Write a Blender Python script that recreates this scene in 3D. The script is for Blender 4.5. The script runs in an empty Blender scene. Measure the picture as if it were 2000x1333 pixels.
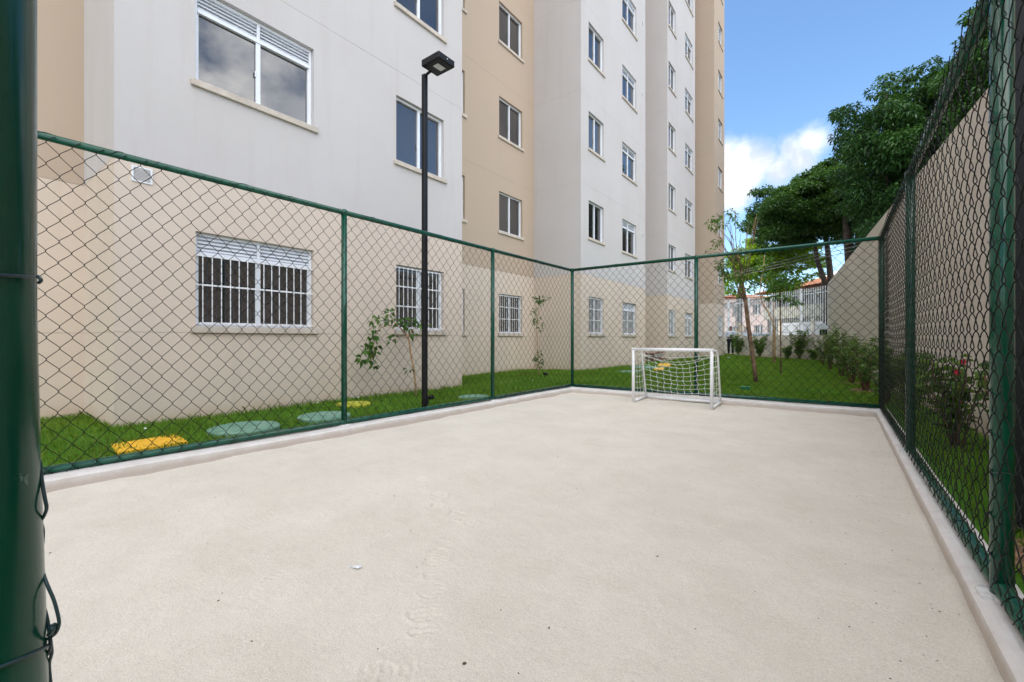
import bpy, math, random
import numpy as np
from mathutils import Vector, Matrix

S = bpy.context.scene
C = S.collection
rad = math.radians
random.seed(7)
RNG = np.random.default_rng(11)

# ------------------------------------------------------------------ camera
EYE = 1.04
F, U0, VH = 857.0, 1000.0, 662.0
YAW = rad(36.96)
cam_d = bpy.data.cameras.new("camera")
cam = bpy.data.objects.new("camera", cam_d)
C.objects.link(cam)
cam_d.sensor_width = 36.0
cam_d.lens = F / 2000.0 * 36.0
cam_d.shift_y = (VH - 666.5) / 2000.0
cam_d.clip_start = 0.02
cam_d.clip_end = 2000.0
cam.location = (0, 0, EYE)
cam.rotation_euler = (rad(90), 0, YAW)
S.camera = cam

def ray(u, v):
    du = u - U0
    return Vector((-math.sin(YAW) * F + math.cos(YAW) * du, math.cos(YAW) * F + math.sin(YAW) * du, VH - v))
def at_z(u, v, z):
    r = ray(u, v); return r * ((z - EYE) / r.z) + Vector((0, 0, EYE))
def at_y(u, v, y):
    r = ray(u, v); return r * (y / r.y) + Vector((0, 0, EYE))
def at_x(u, v, x):
    r = ray(u, v); return r * (x / r.x) + Vector((0, 0, EYE))

# ------------------------------------------------------------------ exposure
S.view_settings.view_transform = 'Standard'
S.view_settings.look = 'None'
S.view_settings.gamma = 1.0
S.view_settings.use_curve_mapping = False
S.view_settings.exposure = 0.98
S.cycles.max_bounces = 8
S.cycles.transparent_max_bounces = 8

# ------------------------------------------------------------------ sun + sky
SUN_EL = rad(56)
sun_h = Vector((-0.80, -0.56)).normalized()
sun_v = Vector((sun_h.x * math.cos(SUN_EL), sun_h.y * math.cos(SUN_EL), math.sin(SUN_EL)))
sd = bpy.data.lights.new("sun", 'SUN')
sd.energy = 2.1
sd.angle = rad(0.53)
sd.color = (1.0, 0.95, 0.87)
so = bpy.data.objects.new("sun", sd)
C.objects.link(so)
so.rotation_euler = sun_v.to_track_quat('Z', 'Y').to_euler()
so.location = (-30, -20, 60)

W = bpy.data.worlds.new("World")
S.world = W
W.use_nodes = True
nt = W.node_tree
nt.nodes.clear()

class G:
    """tiny node-graph helper"""
    def __init__(s, tree): s.t = tree
    def n(s, typ, **kw):
        nd = s.t.nodes.new(typ)
        for k, v in kw.items():
            if k.startswith('i_'):
                key = k[2:]
                key = int(key) if key.isdigit() else key.replace('__', ' ')
                s.set(nd.inputs[key], v)
            else:
                setattr(nd, k, v)
        return nd
    def set(s, sock, v):
        if isinstance(v, bpy.types.NodeSocket): s.t.links.new(v, sock)
        else: sock.default_value = v
    def math(s, op, a, b=None, c=None, clamp=False):
        nd = s.t.nodes.new('ShaderNodeMath'); nd.operation = op; nd.use_clamp = clamp
        s.set(nd.inputs[0], a)
        if b is not None: s.set(nd.inputs[1], b)
        if c is not None: s.set(nd.inputs[2], c)
        return nd.outputs[0]
    def vm(s, op, a, b=None):
        nd = s.t.nodes.new('ShaderNodeVectorMath'); nd.operation = op
        s.set(nd.inputs[0], a)
        if b is not None: s.set(nd.inputs[1], b)
        return nd.outputs['Value'] if op in ('DOT_PRODUCT', 'DISTANCE', 'LENGTH') else nd.outputs[0]
    def ss(s, x, a, b, lo=0.0, hi=1.0):
        nd = s.t.nodes.new('ShaderNodeMapRange'); nd.interpolation_type = 'SMOOTHSTEP'
        s.set(nd.inputs[0], x); nd.inputs[1].default_value = a; nd.inputs[2].default_value = b
        nd.inputs[3].default_value = lo; nd.inputs[4].default_value = hi
        return nd.outputs[0]
    def noise(s, vec, scale, detail=4.0, rough=0.55, dist=0.0, out='Fac'):
        nd = s.t.nodes.new('ShaderNodeTexNoise')
        if vec is not None: s.set(nd.inputs['Vector'], vec)
        nd.inputs['Scale'].default_value = scale; nd.inputs['Detail'].default_value = detail
        nd.inputs['Roughness'].default_value = rough; nd.inputs['Distortion'].default_value = dist
        return nd.outputs[0 if out == 'Fac' else 1]
    def mix(s, f, a, b, blend='MIX'):
        nd = s.t.nodes.new('ShaderNodeMix'); nd.data_type = 'RGBA'; nd.blend_type = blend
        s.set(nd.inputs[0], f); s.set(nd.inputs[6], a); s.set(nd.inputs[7], b)
        return nd.outputs[2]

g = G(nt)
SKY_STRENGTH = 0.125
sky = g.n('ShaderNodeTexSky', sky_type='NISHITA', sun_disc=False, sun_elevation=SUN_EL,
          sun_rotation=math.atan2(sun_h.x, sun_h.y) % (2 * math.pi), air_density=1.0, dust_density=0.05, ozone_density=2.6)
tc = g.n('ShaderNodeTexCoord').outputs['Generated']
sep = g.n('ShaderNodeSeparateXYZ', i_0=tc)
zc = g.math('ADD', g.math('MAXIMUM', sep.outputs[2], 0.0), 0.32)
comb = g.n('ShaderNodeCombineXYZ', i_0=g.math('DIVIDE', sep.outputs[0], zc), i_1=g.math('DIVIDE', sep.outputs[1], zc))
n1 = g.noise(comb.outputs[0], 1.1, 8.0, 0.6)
# out-of-frame broken clouds overhead, east and behind, added bright to light the shaded court; clear blue over the far end of the court
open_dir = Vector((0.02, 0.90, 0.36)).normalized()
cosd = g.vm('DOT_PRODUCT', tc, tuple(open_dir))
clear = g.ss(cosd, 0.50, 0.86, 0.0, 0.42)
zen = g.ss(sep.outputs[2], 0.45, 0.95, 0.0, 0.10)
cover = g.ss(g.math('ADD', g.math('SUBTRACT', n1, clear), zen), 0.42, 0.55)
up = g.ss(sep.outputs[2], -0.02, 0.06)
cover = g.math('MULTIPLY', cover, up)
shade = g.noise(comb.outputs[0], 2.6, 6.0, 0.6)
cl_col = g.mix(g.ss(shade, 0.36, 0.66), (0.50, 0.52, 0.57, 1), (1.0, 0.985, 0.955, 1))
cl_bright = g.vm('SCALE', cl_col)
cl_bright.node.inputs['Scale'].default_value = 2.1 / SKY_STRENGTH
# the white cumulus standing over the houses
wob = g.vm('SUBTRACT', g.noise(tc, 9.0, 7.0, 0.62, 0.0, 'Color'), (0.5, 0.5, 0.5))
wob_s = g.vm('SCALE', wob); wob_s.node.inputs['Scale'].default_value = 0.075
tcw = g.vm('ADD', tc, wob_s)
best = None
for (u, v, r) in [(1395, 350, 72), (1440, 332, 52), (1475, 314, 38), (1508, 332, 36), (1546, 308, 36), (1582, 282, 30), (1566, 308, 34), (1430, 372, 46)]:
    d = ray(u, v)
    rr = r / d.length
    dn = d.normalized()
    m = g.math('SUBTRACT', rr, g.vm('DISTANCE', tcw, tuple(dn)))
    best = m if best is None else g.math('MAXIMUM', best, m)
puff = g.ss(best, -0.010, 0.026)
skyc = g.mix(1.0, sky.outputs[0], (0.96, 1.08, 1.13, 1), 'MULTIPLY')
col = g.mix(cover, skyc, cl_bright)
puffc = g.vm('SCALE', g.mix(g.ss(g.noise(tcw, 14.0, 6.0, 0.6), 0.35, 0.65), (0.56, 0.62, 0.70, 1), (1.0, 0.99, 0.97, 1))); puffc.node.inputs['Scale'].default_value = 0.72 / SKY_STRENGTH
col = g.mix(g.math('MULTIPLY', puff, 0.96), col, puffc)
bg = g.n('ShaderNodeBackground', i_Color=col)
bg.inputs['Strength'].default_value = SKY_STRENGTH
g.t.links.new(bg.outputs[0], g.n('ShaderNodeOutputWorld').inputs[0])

# ------------------------------------------------------------------ materials
def new_mat(name):
    m = bpy.data.materials.new(name); m.use_nodes = True
    m.node_tree.nodes.clear()
    gg = G(m.node_tree)
    out = gg.n('ShaderNodeOutputMaterial')
    b = gg.n('ShaderNodeBsdfPrincipled')
    gg.t.links.new(b.outputs[0], out.inputs[0])
    return m, gg, b, out

def bump(gg, b, h, strength=0.2, dist=0.01):
    nd = gg.n('ShaderNodeBump'); nd.inputs['Strength'].default_value = strength; nd.inputs['Distance'].default_value = dist
    gg.set(nd.inputs['Height'], h); gg.t.links.new(nd.outputs[0], b.inputs['Normal'])

def simple(name, col, rough=0.5, metal=0.0, var=0.12, vscale=6.0, bstr=0.0, bscale=60.0, spec=0.5, coat=0.0):
    m, gg, b, o = new_mat(name)
    pos = gg.n('ShaderNodeNewGeometry').outputs['Position']
    n = gg.noise(pos, vscale, 5.0, 0.6)
    dark = tuple(c * (1 - var) for c in col) + (1,)
    lite = tuple(min(1, c * (1 + var)) for c in col) + (1,)
    gg.set(b.inputs['Base Color'], gg.mix(gg.ss(n, 0.3, 0.7), dark, lite))
    b.inputs['Roughness'].default_value = rough; b.inputs['Metallic'].default_value = metal
    b.inputs['Specular IOR Level'].default_value = spec
    b.inputs['Coat Weight'].default_value = coat
    if coat: b.inputs['Coat Roughness'].default_value = 0.08
    if bstr: bump(gg, b, gg.noise(pos, bscale, 4.0, 0.6), bstr, 0.01)
    return m

JOINTS = [1.105] + [2.905 + 2.63 * k for k in range(9)]
def stucco(name, upper, lower, band=2.92):
    m, gg, b, o = new_mat(name)
    pos = gg.n('ShaderNodeNewGeometry').outputs['Position']
    z = gg.n('ShaderNodeSeparateXYZ', i_0=pos).outputs[2]
    up = gg.ss(z, band - 0.004, band + 0.004)
    c = gg.mix(up, tuple(lower) + (1,), tuple(upper) + (1,))
    # big soft weathering blotches and vertical rain streaks
    n = gg.noise(pos, 0.7, 5.0, 0.6)
    c = gg.mix(gg.ss(n, 0.35, 0.72, 0.0, 0.16), c, (0.40, 0.36, 0.32, 1))
    mp = gg.n('ShaderNodeMapping'); gg.set(mp.inputs[0], pos); mp.inputs['Scale'].default_value = (3.0, 3.0, 0.22)
    st = gg.noise(mp.outputs[0], 1.6, 5.0, 0.65)
    c = gg.mix(gg.ss(st, 0.50, 0.8, 0.0, 0.20), c, (0.40, 0.35, 0.30, 1))
    # splashed soil at the foot of the wall
    sp = gg.math('ADD', gg.ss(z, 0.06, 0.55, 1.0, 0.0), gg.math('MULTIPLY', gg.math('SUBTRACT', gg.noise(pos, 3.0, 6.0, 0.7), 0.5), 0.9))
    c = gg.mix(gg.ss(sp, 0.45, 1.25, 0.0, 0.42), c, (0.50, 0.33, 0.19, 1))
    # movement joints, a shadow-gap scored in the render
    jm = None
    for j in JOINTS:
        d = gg.math('ABSOLUTE', gg.math('SUBTRACT', z, j))
        k = gg.ss(d, 0.003, 0.009, 1.0, 0.0)
        jm = k if jm is None else gg.math('MAXIMUM', jm, k)
    brk = gg.ss(gg.noise(pos, 1.3, 4.0, 0.6), 0.36, 0.6, 0.35, 0.85)
    c = gg.mix(gg.math('MULTIPLY', jm, gg.math('MULTIPLY', brk, 0.42)), c, (0.25, 0.22, 0.20, 1))
    gr = gg.noise(pos, 130.0, 3.0, 0.7)
    c = gg.mix(gg.ss(gr, 0.35, 0.7, 0.06, 0.0), c, (0.3, 0.27, 0.25, 1))
    gg.set(b.inputs['Base Color'], c)
    b.inputs['Roughness'].default_value = 0.92
    b.inputs['Specular IOR Level'].default_value = 0.2
    h = gg.math('SUBTRACT', gg.math('ADD', gr, gg.math('MULTIPLY', gg.noise(pos, 28.0, 4.0, 0.6), 0.9)), gg.math('MULTIPLY', jm, 1.6))
    bump(gg, b, h, 0.45, 0.006)
    return m

WHITE = (0.555, 0.530, 0.525); BEIGE = (0.655, 0.552, 0.465); TAN = (0.475, 0.374, 0.288)
M = {}
M['stucco_white'] = stucco('stucco_white', WHITE, BEIGE)
M['stucco_tan'] = stucco('stucco_tan', TAN, BEIGE, 2.905)
M['stone_sill'] = simple('stone_sill', (0.52, 0.46, 0.395), 0.8, bstr=0.2)
M['white_alu'] = simple('white_alu', (0.72, 0.75, 0.80), 0.35, var=0.04)
M['white_paint'] = simple('white_paint', (0.74, 0.75, 0.77), 0.4, var=0.05, bstr=0.05)
M['goal_white'] = simple('goal_white', (0.80, 0.80, 0.81), 0.35, var=0.05, vscale=14)
M['rope'] = simple('rope', (0.78, 0.78, 0.74), 0.8, var=0.1, vscale=40)
def paint_mat():
    m, gg, b, o = new_mat('fence_green')
    pos = gg.n('ShaderNodeNewGeometry').outputs['Position']
    n = gg.noise(pos, 5.0, 5.0, 0.6)
    c = gg.mix(gg.ss(n, 0.3, 0.7), (0.003, 0.058, 0.034, 1), (0.005, 0.084, 0.050, 1))
    c = gg.mix(gg.ss(gg.noise(pos, 34.0, 4.0, 0.7), 0.70, 0.74, 0.0, 0.45), c, (0.20, 0.30, 0.26, 1))
    c = gg.mix(gg.ss(gg.noise(pos, 2.0, 6.0, 0.75), 0.55, 0.8, 0.0, 0.10), c, (0.35, 0.33, 0.28, 1))
    gg.set(b.inputs['Base Color'], c)
    gg.set(b.inputs['Roughness'], gg.ss(gg.noise(pos, 9.0, 5.0, 0.7), 0.3, 0.7, 0.12, 0.26))
    b.inputs['Specular IOR Level'].default_value = 0.4
    b.inputs['Coat Weight'].default_value = 0.15
    b.inputs['Coat Roughness'].default_value = 0.04
    bump(gg, b, gg.noise(pos, 70.0, 3.0, 0.6), 0.05, 0.003)
    return m
M['fence_green'] = paint_mat()
M['wire'] = simple('wire', (0.007, 0.0095, 0.009), 0.5, spec=0.2, var=0.3, vscale=20)
M['tie_wire'] = simple('tie_wire', (0.03, 0.065, 0.075), 0.35, var=0.3, vscale=20)
M['black_metal'] = simple('black_metal', (0.008, 0.008, 0.009), 0.5, var=0.2, spec=0.3)
M['lamp_glass'] = simple('lamp_glass', (0.55, 0.55, 0.55), 0.15)
M['yellow_paint'] = simple('yellow_paint', (0.80, 0.44, 0.02), 0.7, var=0.14, vscale=14, bstr=0.3)
M['yellow_moss'] = simple('yellow_moss', (0.36, 0.36, 0.03), 0.9, var=0.5, vscale=22, bstr=0.4)
M['rubble_brown'] = simple('rubble_brown', (0.24, 0.12, 0.085), 0.9, var=0.5, vscale=12, bstr=0.5)
M['rubble_grey'] = simple('rubble_grey', (0.45, 0.43, 0.42), 0.9, var=0.3, vscale=12, bstr=0.5)
M['rubble_dark'] = simple('rubble_dark', (0.04, 0.035, 0.033), 0.8, var=0.4)
M['bark'] = simple('bark', (0.19, 0.115, 0.07), 0.95, var=0.5, vscale=18, bstr=0.8, bscale=40)
M['bark_pale'] = simple('bark_pale', (0.42, 0.27, 0.155), 0.95, var=0.35, vscale=18, bstr=0.6, bscale=40)
M['bark_dark'] = simple('bark_dark', (0.075, 0.055, 0.042), 0.95, var=0.4, vscale=4, bstr=0.8, bscale=12)
M['white_wall'] = simple('white_wall', (0.72, 0.70, 0.66), 0.9, var=0.08, vscale=1.2)
M['pink_wall'] = simple('pink_wall', (0.48, 0.36, 0.325), 0.9, var=0.1, vscale=1.2)
M['olive_wall'] = simple('olive_wall', (0.30, 0.285, 0.22), 0.9, var=0.1, vscale=1.2)
M['cream_wall'] = simple('cream_wall', (0.66, 0.56, 0.40), 0.9, var=0.08, vscale=1.2)
M['dark_void'] = simple('dark_void', (0.03, 0.025, 0.022), 0.5)
M['brown_wood'] = simple('brown_wood', (0.13, 0.055, 0.03), 0.6)
M['grey_roof'] = simple('grey_roof', (0.55, 0.55, 0.56), 0.8, var=0.15)
M['grey_bars'] = simple('grey_bars', (0.74, 0.77, 0.80), 0.45, var=0.08)
M['car_blue'] = simple('car_blue', (0.16, 0.26, 0.36), 0.25, coat=0.8)
M['tyre'] = simple('tyre', (0.015, 0.015, 0.015), 0.8)
M['box_white'] = simple('box_white', (0.66, 0.70, 0.74), 0.4, var=0.05)
M['skin'] = simple('skin', (0.20, 0.11, 0.075), 0.6)
M['shirt'] = simple('shirt', (0.62, 0.65, 0.74), 0.9, var=0.06)
M['trousers'] = simple('trousers', (0.012, 0.016, 0.028), 0.9)
M['hair'] = simple('hair', (0.012, 0.010, 0.009), 0.7)
M['shoe'] = simple('shoe', (0.02, 0.017, 0.015), 0.6)
M['red_petal'] = simple('red_petal', (0.50, 0.02, 0.045), 0.6, var=0.2)
M['paper'] = simple('paper', (0.78, 0.79, 0.80), 0.8)
M['litter'] = simple('litter', (0.10, 0.062, 0.035), 0.9, var=0.6, vscale=30)
M['pebble'] = simple('pebble', (0.66, 0.66, 0.64), 0.8, var=0.15)
M['cable'] = simple('cable', (0.20, 0.20, 0.20), 0.6)
M['green_plastic'] = simple('green_plastic', (0.01, 0.17, 0.07), 0.5)
M['mortar'] = simple('mortar', (0.66, 0.64, 0.62), 0.9, var=0.2, vscale=30, bstr=0.5)
M['soil'] = simple('soil', (0.23, 0.135, 0.07), 1.0, var=0.5, vscale=25, bstr=0.9, bscale=50)

def glass_mat():
    m, gg, b, o = new_mat('window_glass')
    pos = gg.n('ShaderNodeNewGeometry').outputs['Position']
    n = gg.noise(pos, 0.9, 2.0, 0.5)
    c = gg.mix(gg.ss(n, 0.4, 0.62), (0.010, 0.011, 0.013, 1), (0.028, 0.026, 0.026, 1))
    orr = gg.n('ShaderNodeObjectInfo').outputs['Random']
    isl = gg.n('ShaderNodeNewGeometry').outputs['Random Per Island']
    c = gg.mix(gg.math('MULTIPLY', gg.ss(gg.math('FRACT', gg.math('ADD', orr, gg.math('MULTIPLY', isl, 0.37))), 0.55, 0.95), 0.8), c, (0.06, 0.053, 0.047, 1))
    gg.set(b.inputs['Base Color'], c)
    b.inputs['Roughness'].default_value = 0.015
    b.inputs['IOR'].default_value = 2.25
    bump(gg, b, gg.noise(pos, 1.1, 1.0, 0.4), 0.02, 0.05)
    return m
M['glass'] = glass_mat()

def cover_mat():
    m, gg, b, o = new_mat('green_cover')
    pos = gg.n('ShaderNodeNewGeometry').outputs['Position']
    n = gg.noise(pos, 7.0, 6.0, 0.65)
    c = gg.mix(gg.ss(n, 0.35, 0.7), (0.105, 0.235, 0.165, 1), (0.20, 0.33, 0.25, 1))
    c = gg.mix(gg.ss(gg.noise(pos, 24.0, 5.0, 0.7), 0.6, 0.75, 0, 0.6), c, (0.42, 0.42, 0.38, 1))
    gg.set(b.inputs['Base Color'], c); b.inputs['Roughness'].default_value = 0.85
    bump(gg, b, gg.noise(pos, 60.0, 4.0, 0.6), 0.4, 0.01)
    return m
M['green_cover'] = cover_mat()

def sand_mat():
    m, gg, b, o = new_mat('sand')
    pos = gg.n('ShaderNodeNewGeometry').outputs['Position']
    n = gg.noise(pos, 1.7, 9.0, 0.72)
    c = gg.mix(gg.ss(n, 0.3, 0.7), (0.65, 0.60, 0.515, 1), (0.73, 0.68, 0.595, 1))
    c = gg.mix(gg.ss(gg.noise(pos, 2.1, 8.0, 0.78), 0.55, 0.78, 0, 0.55), c, (0.55, 0.455, 0.335, 1))
    f = gg.noise(pos, 210.0, 2.0, 0.7)
    c = gg.mix(gg.ss(f, 0.30, 0.62, 0.33, 0.0), c, (0.34, 0.29, 0.23, 1))
    c = gg.mix(gg.ss(f, 0.60, 0.75, 0.0, 0.4), c, (0.82, 0.79, 0.74, 1))
    f3 = gg.noise(pos, 95.0, 2.0, 0.6)
    c = gg.mix(gg.ss(f3, 0.68, 0.74, 0.0, 0.45), c, (0.26, 0.2, 0.14, 1))
    gg.set(b.inputs['Base Color'], c)
    b.inputs['Roughness'].default_value = 0.97; b.inputs['Specular IOR Level'].default_value = 0.15
    h = gg.math('ADD', gg.math('MULTIPLY', f, 0.5), gg.noise(pos, 45.0, 5.0, 0.65))
    bump(gg, b, h, 0.6, 0.009)
    return m
M['sand'] = sand_mat()

def kerb_mat():
    m, gg, b, o = new_mat('kerb_paint')
    geo = gg.n('ShaderNodeNewGeometry'); pos = geo.outputs['Position']
    z = gg.n('ShaderNodeSeparateXYZ', i_0=pos).outputs[2]
    n = gg.noise(pos, 5.0, 6.0, 0.65)
    c = gg.mix(gg.ss(n, 0.3, 0.7), (0.64, 0.60, 0.565, 1), (0.73, 0.70, 0.68, 1))
    dz = gg.math('ADD', gg.ss(z, 0.0, 0.085, 1.0, 0.0), gg.math('MULTIPLY', gg.math('SUBTRACT', gg.noise(pos, 9.0, 6.0, 0.7), 0.5), 1.1))
    c = gg.mix(gg.ss(dz, -0.15, 0.75, 0.0, 0.72), c, (0.50, 0.415, 0.35, 1))
    c = gg.mix(gg.ss(gg.noise(pos, 16.0, 6.0, 0.75), 0.62, 0.72, 0, 0.5), c, (0.46, 0.40, 0.35, 1))
    gg.set(b.inputs['Base Color'], c); b.inputs['Roughness'].default_value = 0.85
    bump(gg, b, gg.math('ADD', gg.noise(pos, 40.0, 5.0, 0.65), gg.noise(pos, 9.0, 3.0, 0.5)), 0.4, 0.012)
    return m
M['kerb'] = kerb_mat()

def wall_mat():
    m, gg, b, o = new_mat('boundary_render')
    pos = gg.n('ShaderNodeNewGeometry').outputs['Position']
    z = gg.n('ShaderNodeSeparateXYZ', i_0=pos).outputs[2]
    n = gg.noise(pos, 0.6, 6.0, 0.6)
    c = gg.mix(gg.ss(n, 0.3, 0.7), (0.60, 0.525, 0.46, 1), (0.68, 0.605, 0.54, 1))
    sp = gg.math('ADD', gg.ss(z, 0.05, 0.6, 1.0, 0.0), gg.math('MULTIPLY', gg.math('SUBTRACT', gg.noise(pos, 2.5, 6.0, 0.7), 0.5), 0.9))
    c = gg.mix(gg.ss(sp, 0.4, 1.2, 0.0, 0.5), c, (0.42, 0.28, 0.17, 1))
    gr = gg.noise(pos, 70.0, 4.0, 0.7)
    gg.set(b.inputs['Base Color'], c); b.inputs['Roughness'].default_value = 0.95
    b.inputs['Specular IOR Level'].default_value = 0.15
    bump(gg, b, gr, 0.55, 0.012)
    return m
M['boundary'] = wall_mat()

def lawn_mat():
    m, gg, b, o = new_mat('lawn_soil')
    pos = gg.n('ShaderNodeNewGeometry').outputs['Position']
    n = gg.noise(pos, 2.2, 6.0, 0.65)
    c = gg.mix(gg.ss(n, 0.3, 0.7), (0.05, 0.15, 0.014, 1), (0.09, 0.23, 0.022, 1))
    c = gg.mix(gg.ss(gg.noise(pos, 14.0, 5.0, 0.7), 0.55, 0.72, 0, 0.75), c, (0.13, 0.10, 0.045, 1))
    gg.set(b.inputs['Base Color'], c); b.inputs['Roughness'].default_value = 1.0
    b.inputs['Specular IOR Level'].default_value = 0.1
    bump(gg, b, gg.noise(pos, 50.0, 5.0, 0.7), 0.8, 0.03)
    return m
M['lawn'] = lawn_mat()

def leaf_mat(name, c0, c1, c2, trans=0.3, rough=0.45, dry=0.0):
    m, gg, b, o = new_mat(name)
    geo = gg.n('ShaderNodeNewGeometry')
    r = geo.outputs['Random Per Island']
    n = gg.noise(geo.outputs['Position'], 0.9, 3.0, 0.5)
    rr = gg.math('ADD', gg.math('MULTIPLY', r, 0.6), gg.math('MULTIPLY', n, 0.55))
    ramp = gg.n('ShaderNodeValToRGB', i_0=rr)
    e = ramp.color_ramp.elements
    e[0].position = 0.2; e[0].color = c0 + (1,)
    e[1].position = 0.9; e[1].color = c2 + (1,)
    k = e.new(0.55); k.color = c1 + (1,)
    if dry:
        pp_ = geo.outputs['Position']
        d1 = gg.ss(gg.noise(pp_, 2.6, 5.0, 0.65), 0.50, 0.70, 0.0, dry)
        base = gg.mix(gg.math('MULTIPLY', d1, gg.ss(r, 0.15, 0.6)), ramp.outputs[0], (0.25, 0.24, 0.075, 1))
        base = gg.mix(gg.ss(gg.noise(pp_, 1.1, 4.0, 0.6), 0.35, 0.65, 0.30, 0.0), base, (0.025, 0.09, 0.010, 1))
    else:
        base = ramp.outputs[0]
    gg.set(b.inputs['Base Color'], base)
    b.inputs['Roughness'].default_value = rough
    b.inputs['Specular IOR Level'].default_value = 0.22
    tr = gg.n('ShaderNodeBsdfTranslucent')
    gg.set(tr.inputs[0], gg.mix(0.5, ramp.outputs[0], (c2[0] * 1.6, c2[1] * 1.5, c2[2] * 0.6, 1)))
    mx = gg.n('ShaderNodeMixShader'); mx.inputs[0].default_value = trans
    gg.t.links.new(b.outputs[0], mx.inputs[1]); gg.t.links.new(tr.outputs[0], mx.inputs[2])
    gg.t.links.new(mx.outputs[0], o.inputs[0])
    return m
M['leaf_dark'] = leaf_mat('leaf_dark', (0.010, 0.034, 0.010), (0.022, 0.070, 0.018), (0.055, 0.135, 0.030), 0.22)
M['leaf_umbrella'] = leaf_mat('leaf_umbrella', (0.012, 0.038, 0.009), (0.026, 0.074, 0.015), (0.065, 0.14, 0.026), 0.25)
M['leaf_bright'] = leaf_mat('leaf_bright', (0.075, 0.17, 0.012), (0.15, 0.29, 0.02), (0.27, 0.41, 0.035), 0.5)
M['leaf_garden'] = leaf_mat('leaf_garden', (0.035, 0.085, 0.018), (0.075, 0.155, 0.028), (0.16, 0.27, 0.045), 0.33)
M['leaf_shrub'] = leaf_mat('leaf_shrub', (0.055, 0.115, 0.030), (0.11, 0.20, 0.048), (0.21, 0.32, 0.085), 0.3)
M['leaf_fresh'] = leaf_mat('leaf_fresh', (0.035, 0.10, 0.014), (0.065, 0.16, 0.022), (0.12, 0.25, 0.035), 0.3, 0.35)
M['leaf_sapling'] = leaf_mat('leaf_sapling', (0.020, 0.06, 0.010), (0.045, 0.12, 0.018), (0.11, 0.22, 0.035), 0.25, 0.35)
M['leaf_yellow'] = leaf_mat('leaf_yellow', (0.45, 0.28, 0.01), (0.6, 0.38, 0.02), (0.7, 0.5, 0.05), 0.3)
M['grass'] = leaf_mat('grass_blade', (0.066, 0.170, 0.013), (0.135, 0.285, 0.028), (0.270, 0.390, 0.070), 0.38, 0.6, 0.75)

def tile_mat():
    m, gg, b, o = new_mat('clay_tile')
    pos = gg.n('ShaderNodeNewGeometry').outputs['Position']
    n = gg.noise(pos, 3.0, 5.0, 0.65)
    gg.set(b.inputs['Base Color'], gg.mix(gg.ss(n, 0.3, 0.7), (0.24, 0.10, 0.058, 1), (0.37, 0.18, 0.105, 1)))
    b.inputs['Roughness'].default_value = 0.9
    return m
M['clay_tile'] = tile_mat()

def asphalt_mat():
    m, gg, b, o = new_mat('asphalt')
    pos = gg.n('ShaderNodeNewGeometry').outputs['Position']
    n = gg.noise(pos, 1.5, 6.0, 0.65)
    gg.set(b.inputs['Base Color'], gg.mix(gg.ss(n, 0.3, 0.7), (0.045, 0.045, 0.047, 1), (0.075, 0.073, 0.07, 1)))
    b.inputs['Roughness'].default_value = 0.95
    bump(gg, b, gg.noise(pos, 80.0, 3.0, 0.6), 0.4, 0.01)
    return m
M['asphalt'] = asphalt_mat()
M['concrete'] = simple('concrete', (0.36, 0.35, 0.33), 0.95, var=0.2, vscale=2, bstr=0.3)

# ------------------------------------------------------------------ object helpers
def link(name, me, mat, parent=None, smooth=False):
    if mat is not None:
        me.materials.append(mat)
    o = bpy.data.objects.new(name, me)
    C.objects.link(o)
    if parent is not None:
        o.parent = parent
    if smooth:
        me.polygons.foreach_set('use_smooth', [True] * len(me.polygons))
    return o

def tag(o, label, cat, group=None):
    o['label'] = label; o['category'] = cat
    if group: o['group'] = group
    return o

def thing(name, label, cat, loc=(0, 0, 0), rotz=0.0, group=None):
    o = bpy.data.objects.new(name, None); C.objects.link(o)
    o.empty_display_size = 0.2
    o.location = loc; o.rotation_euler = (0, 0, rotz)
    return tag(o, label, cat, group)

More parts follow.
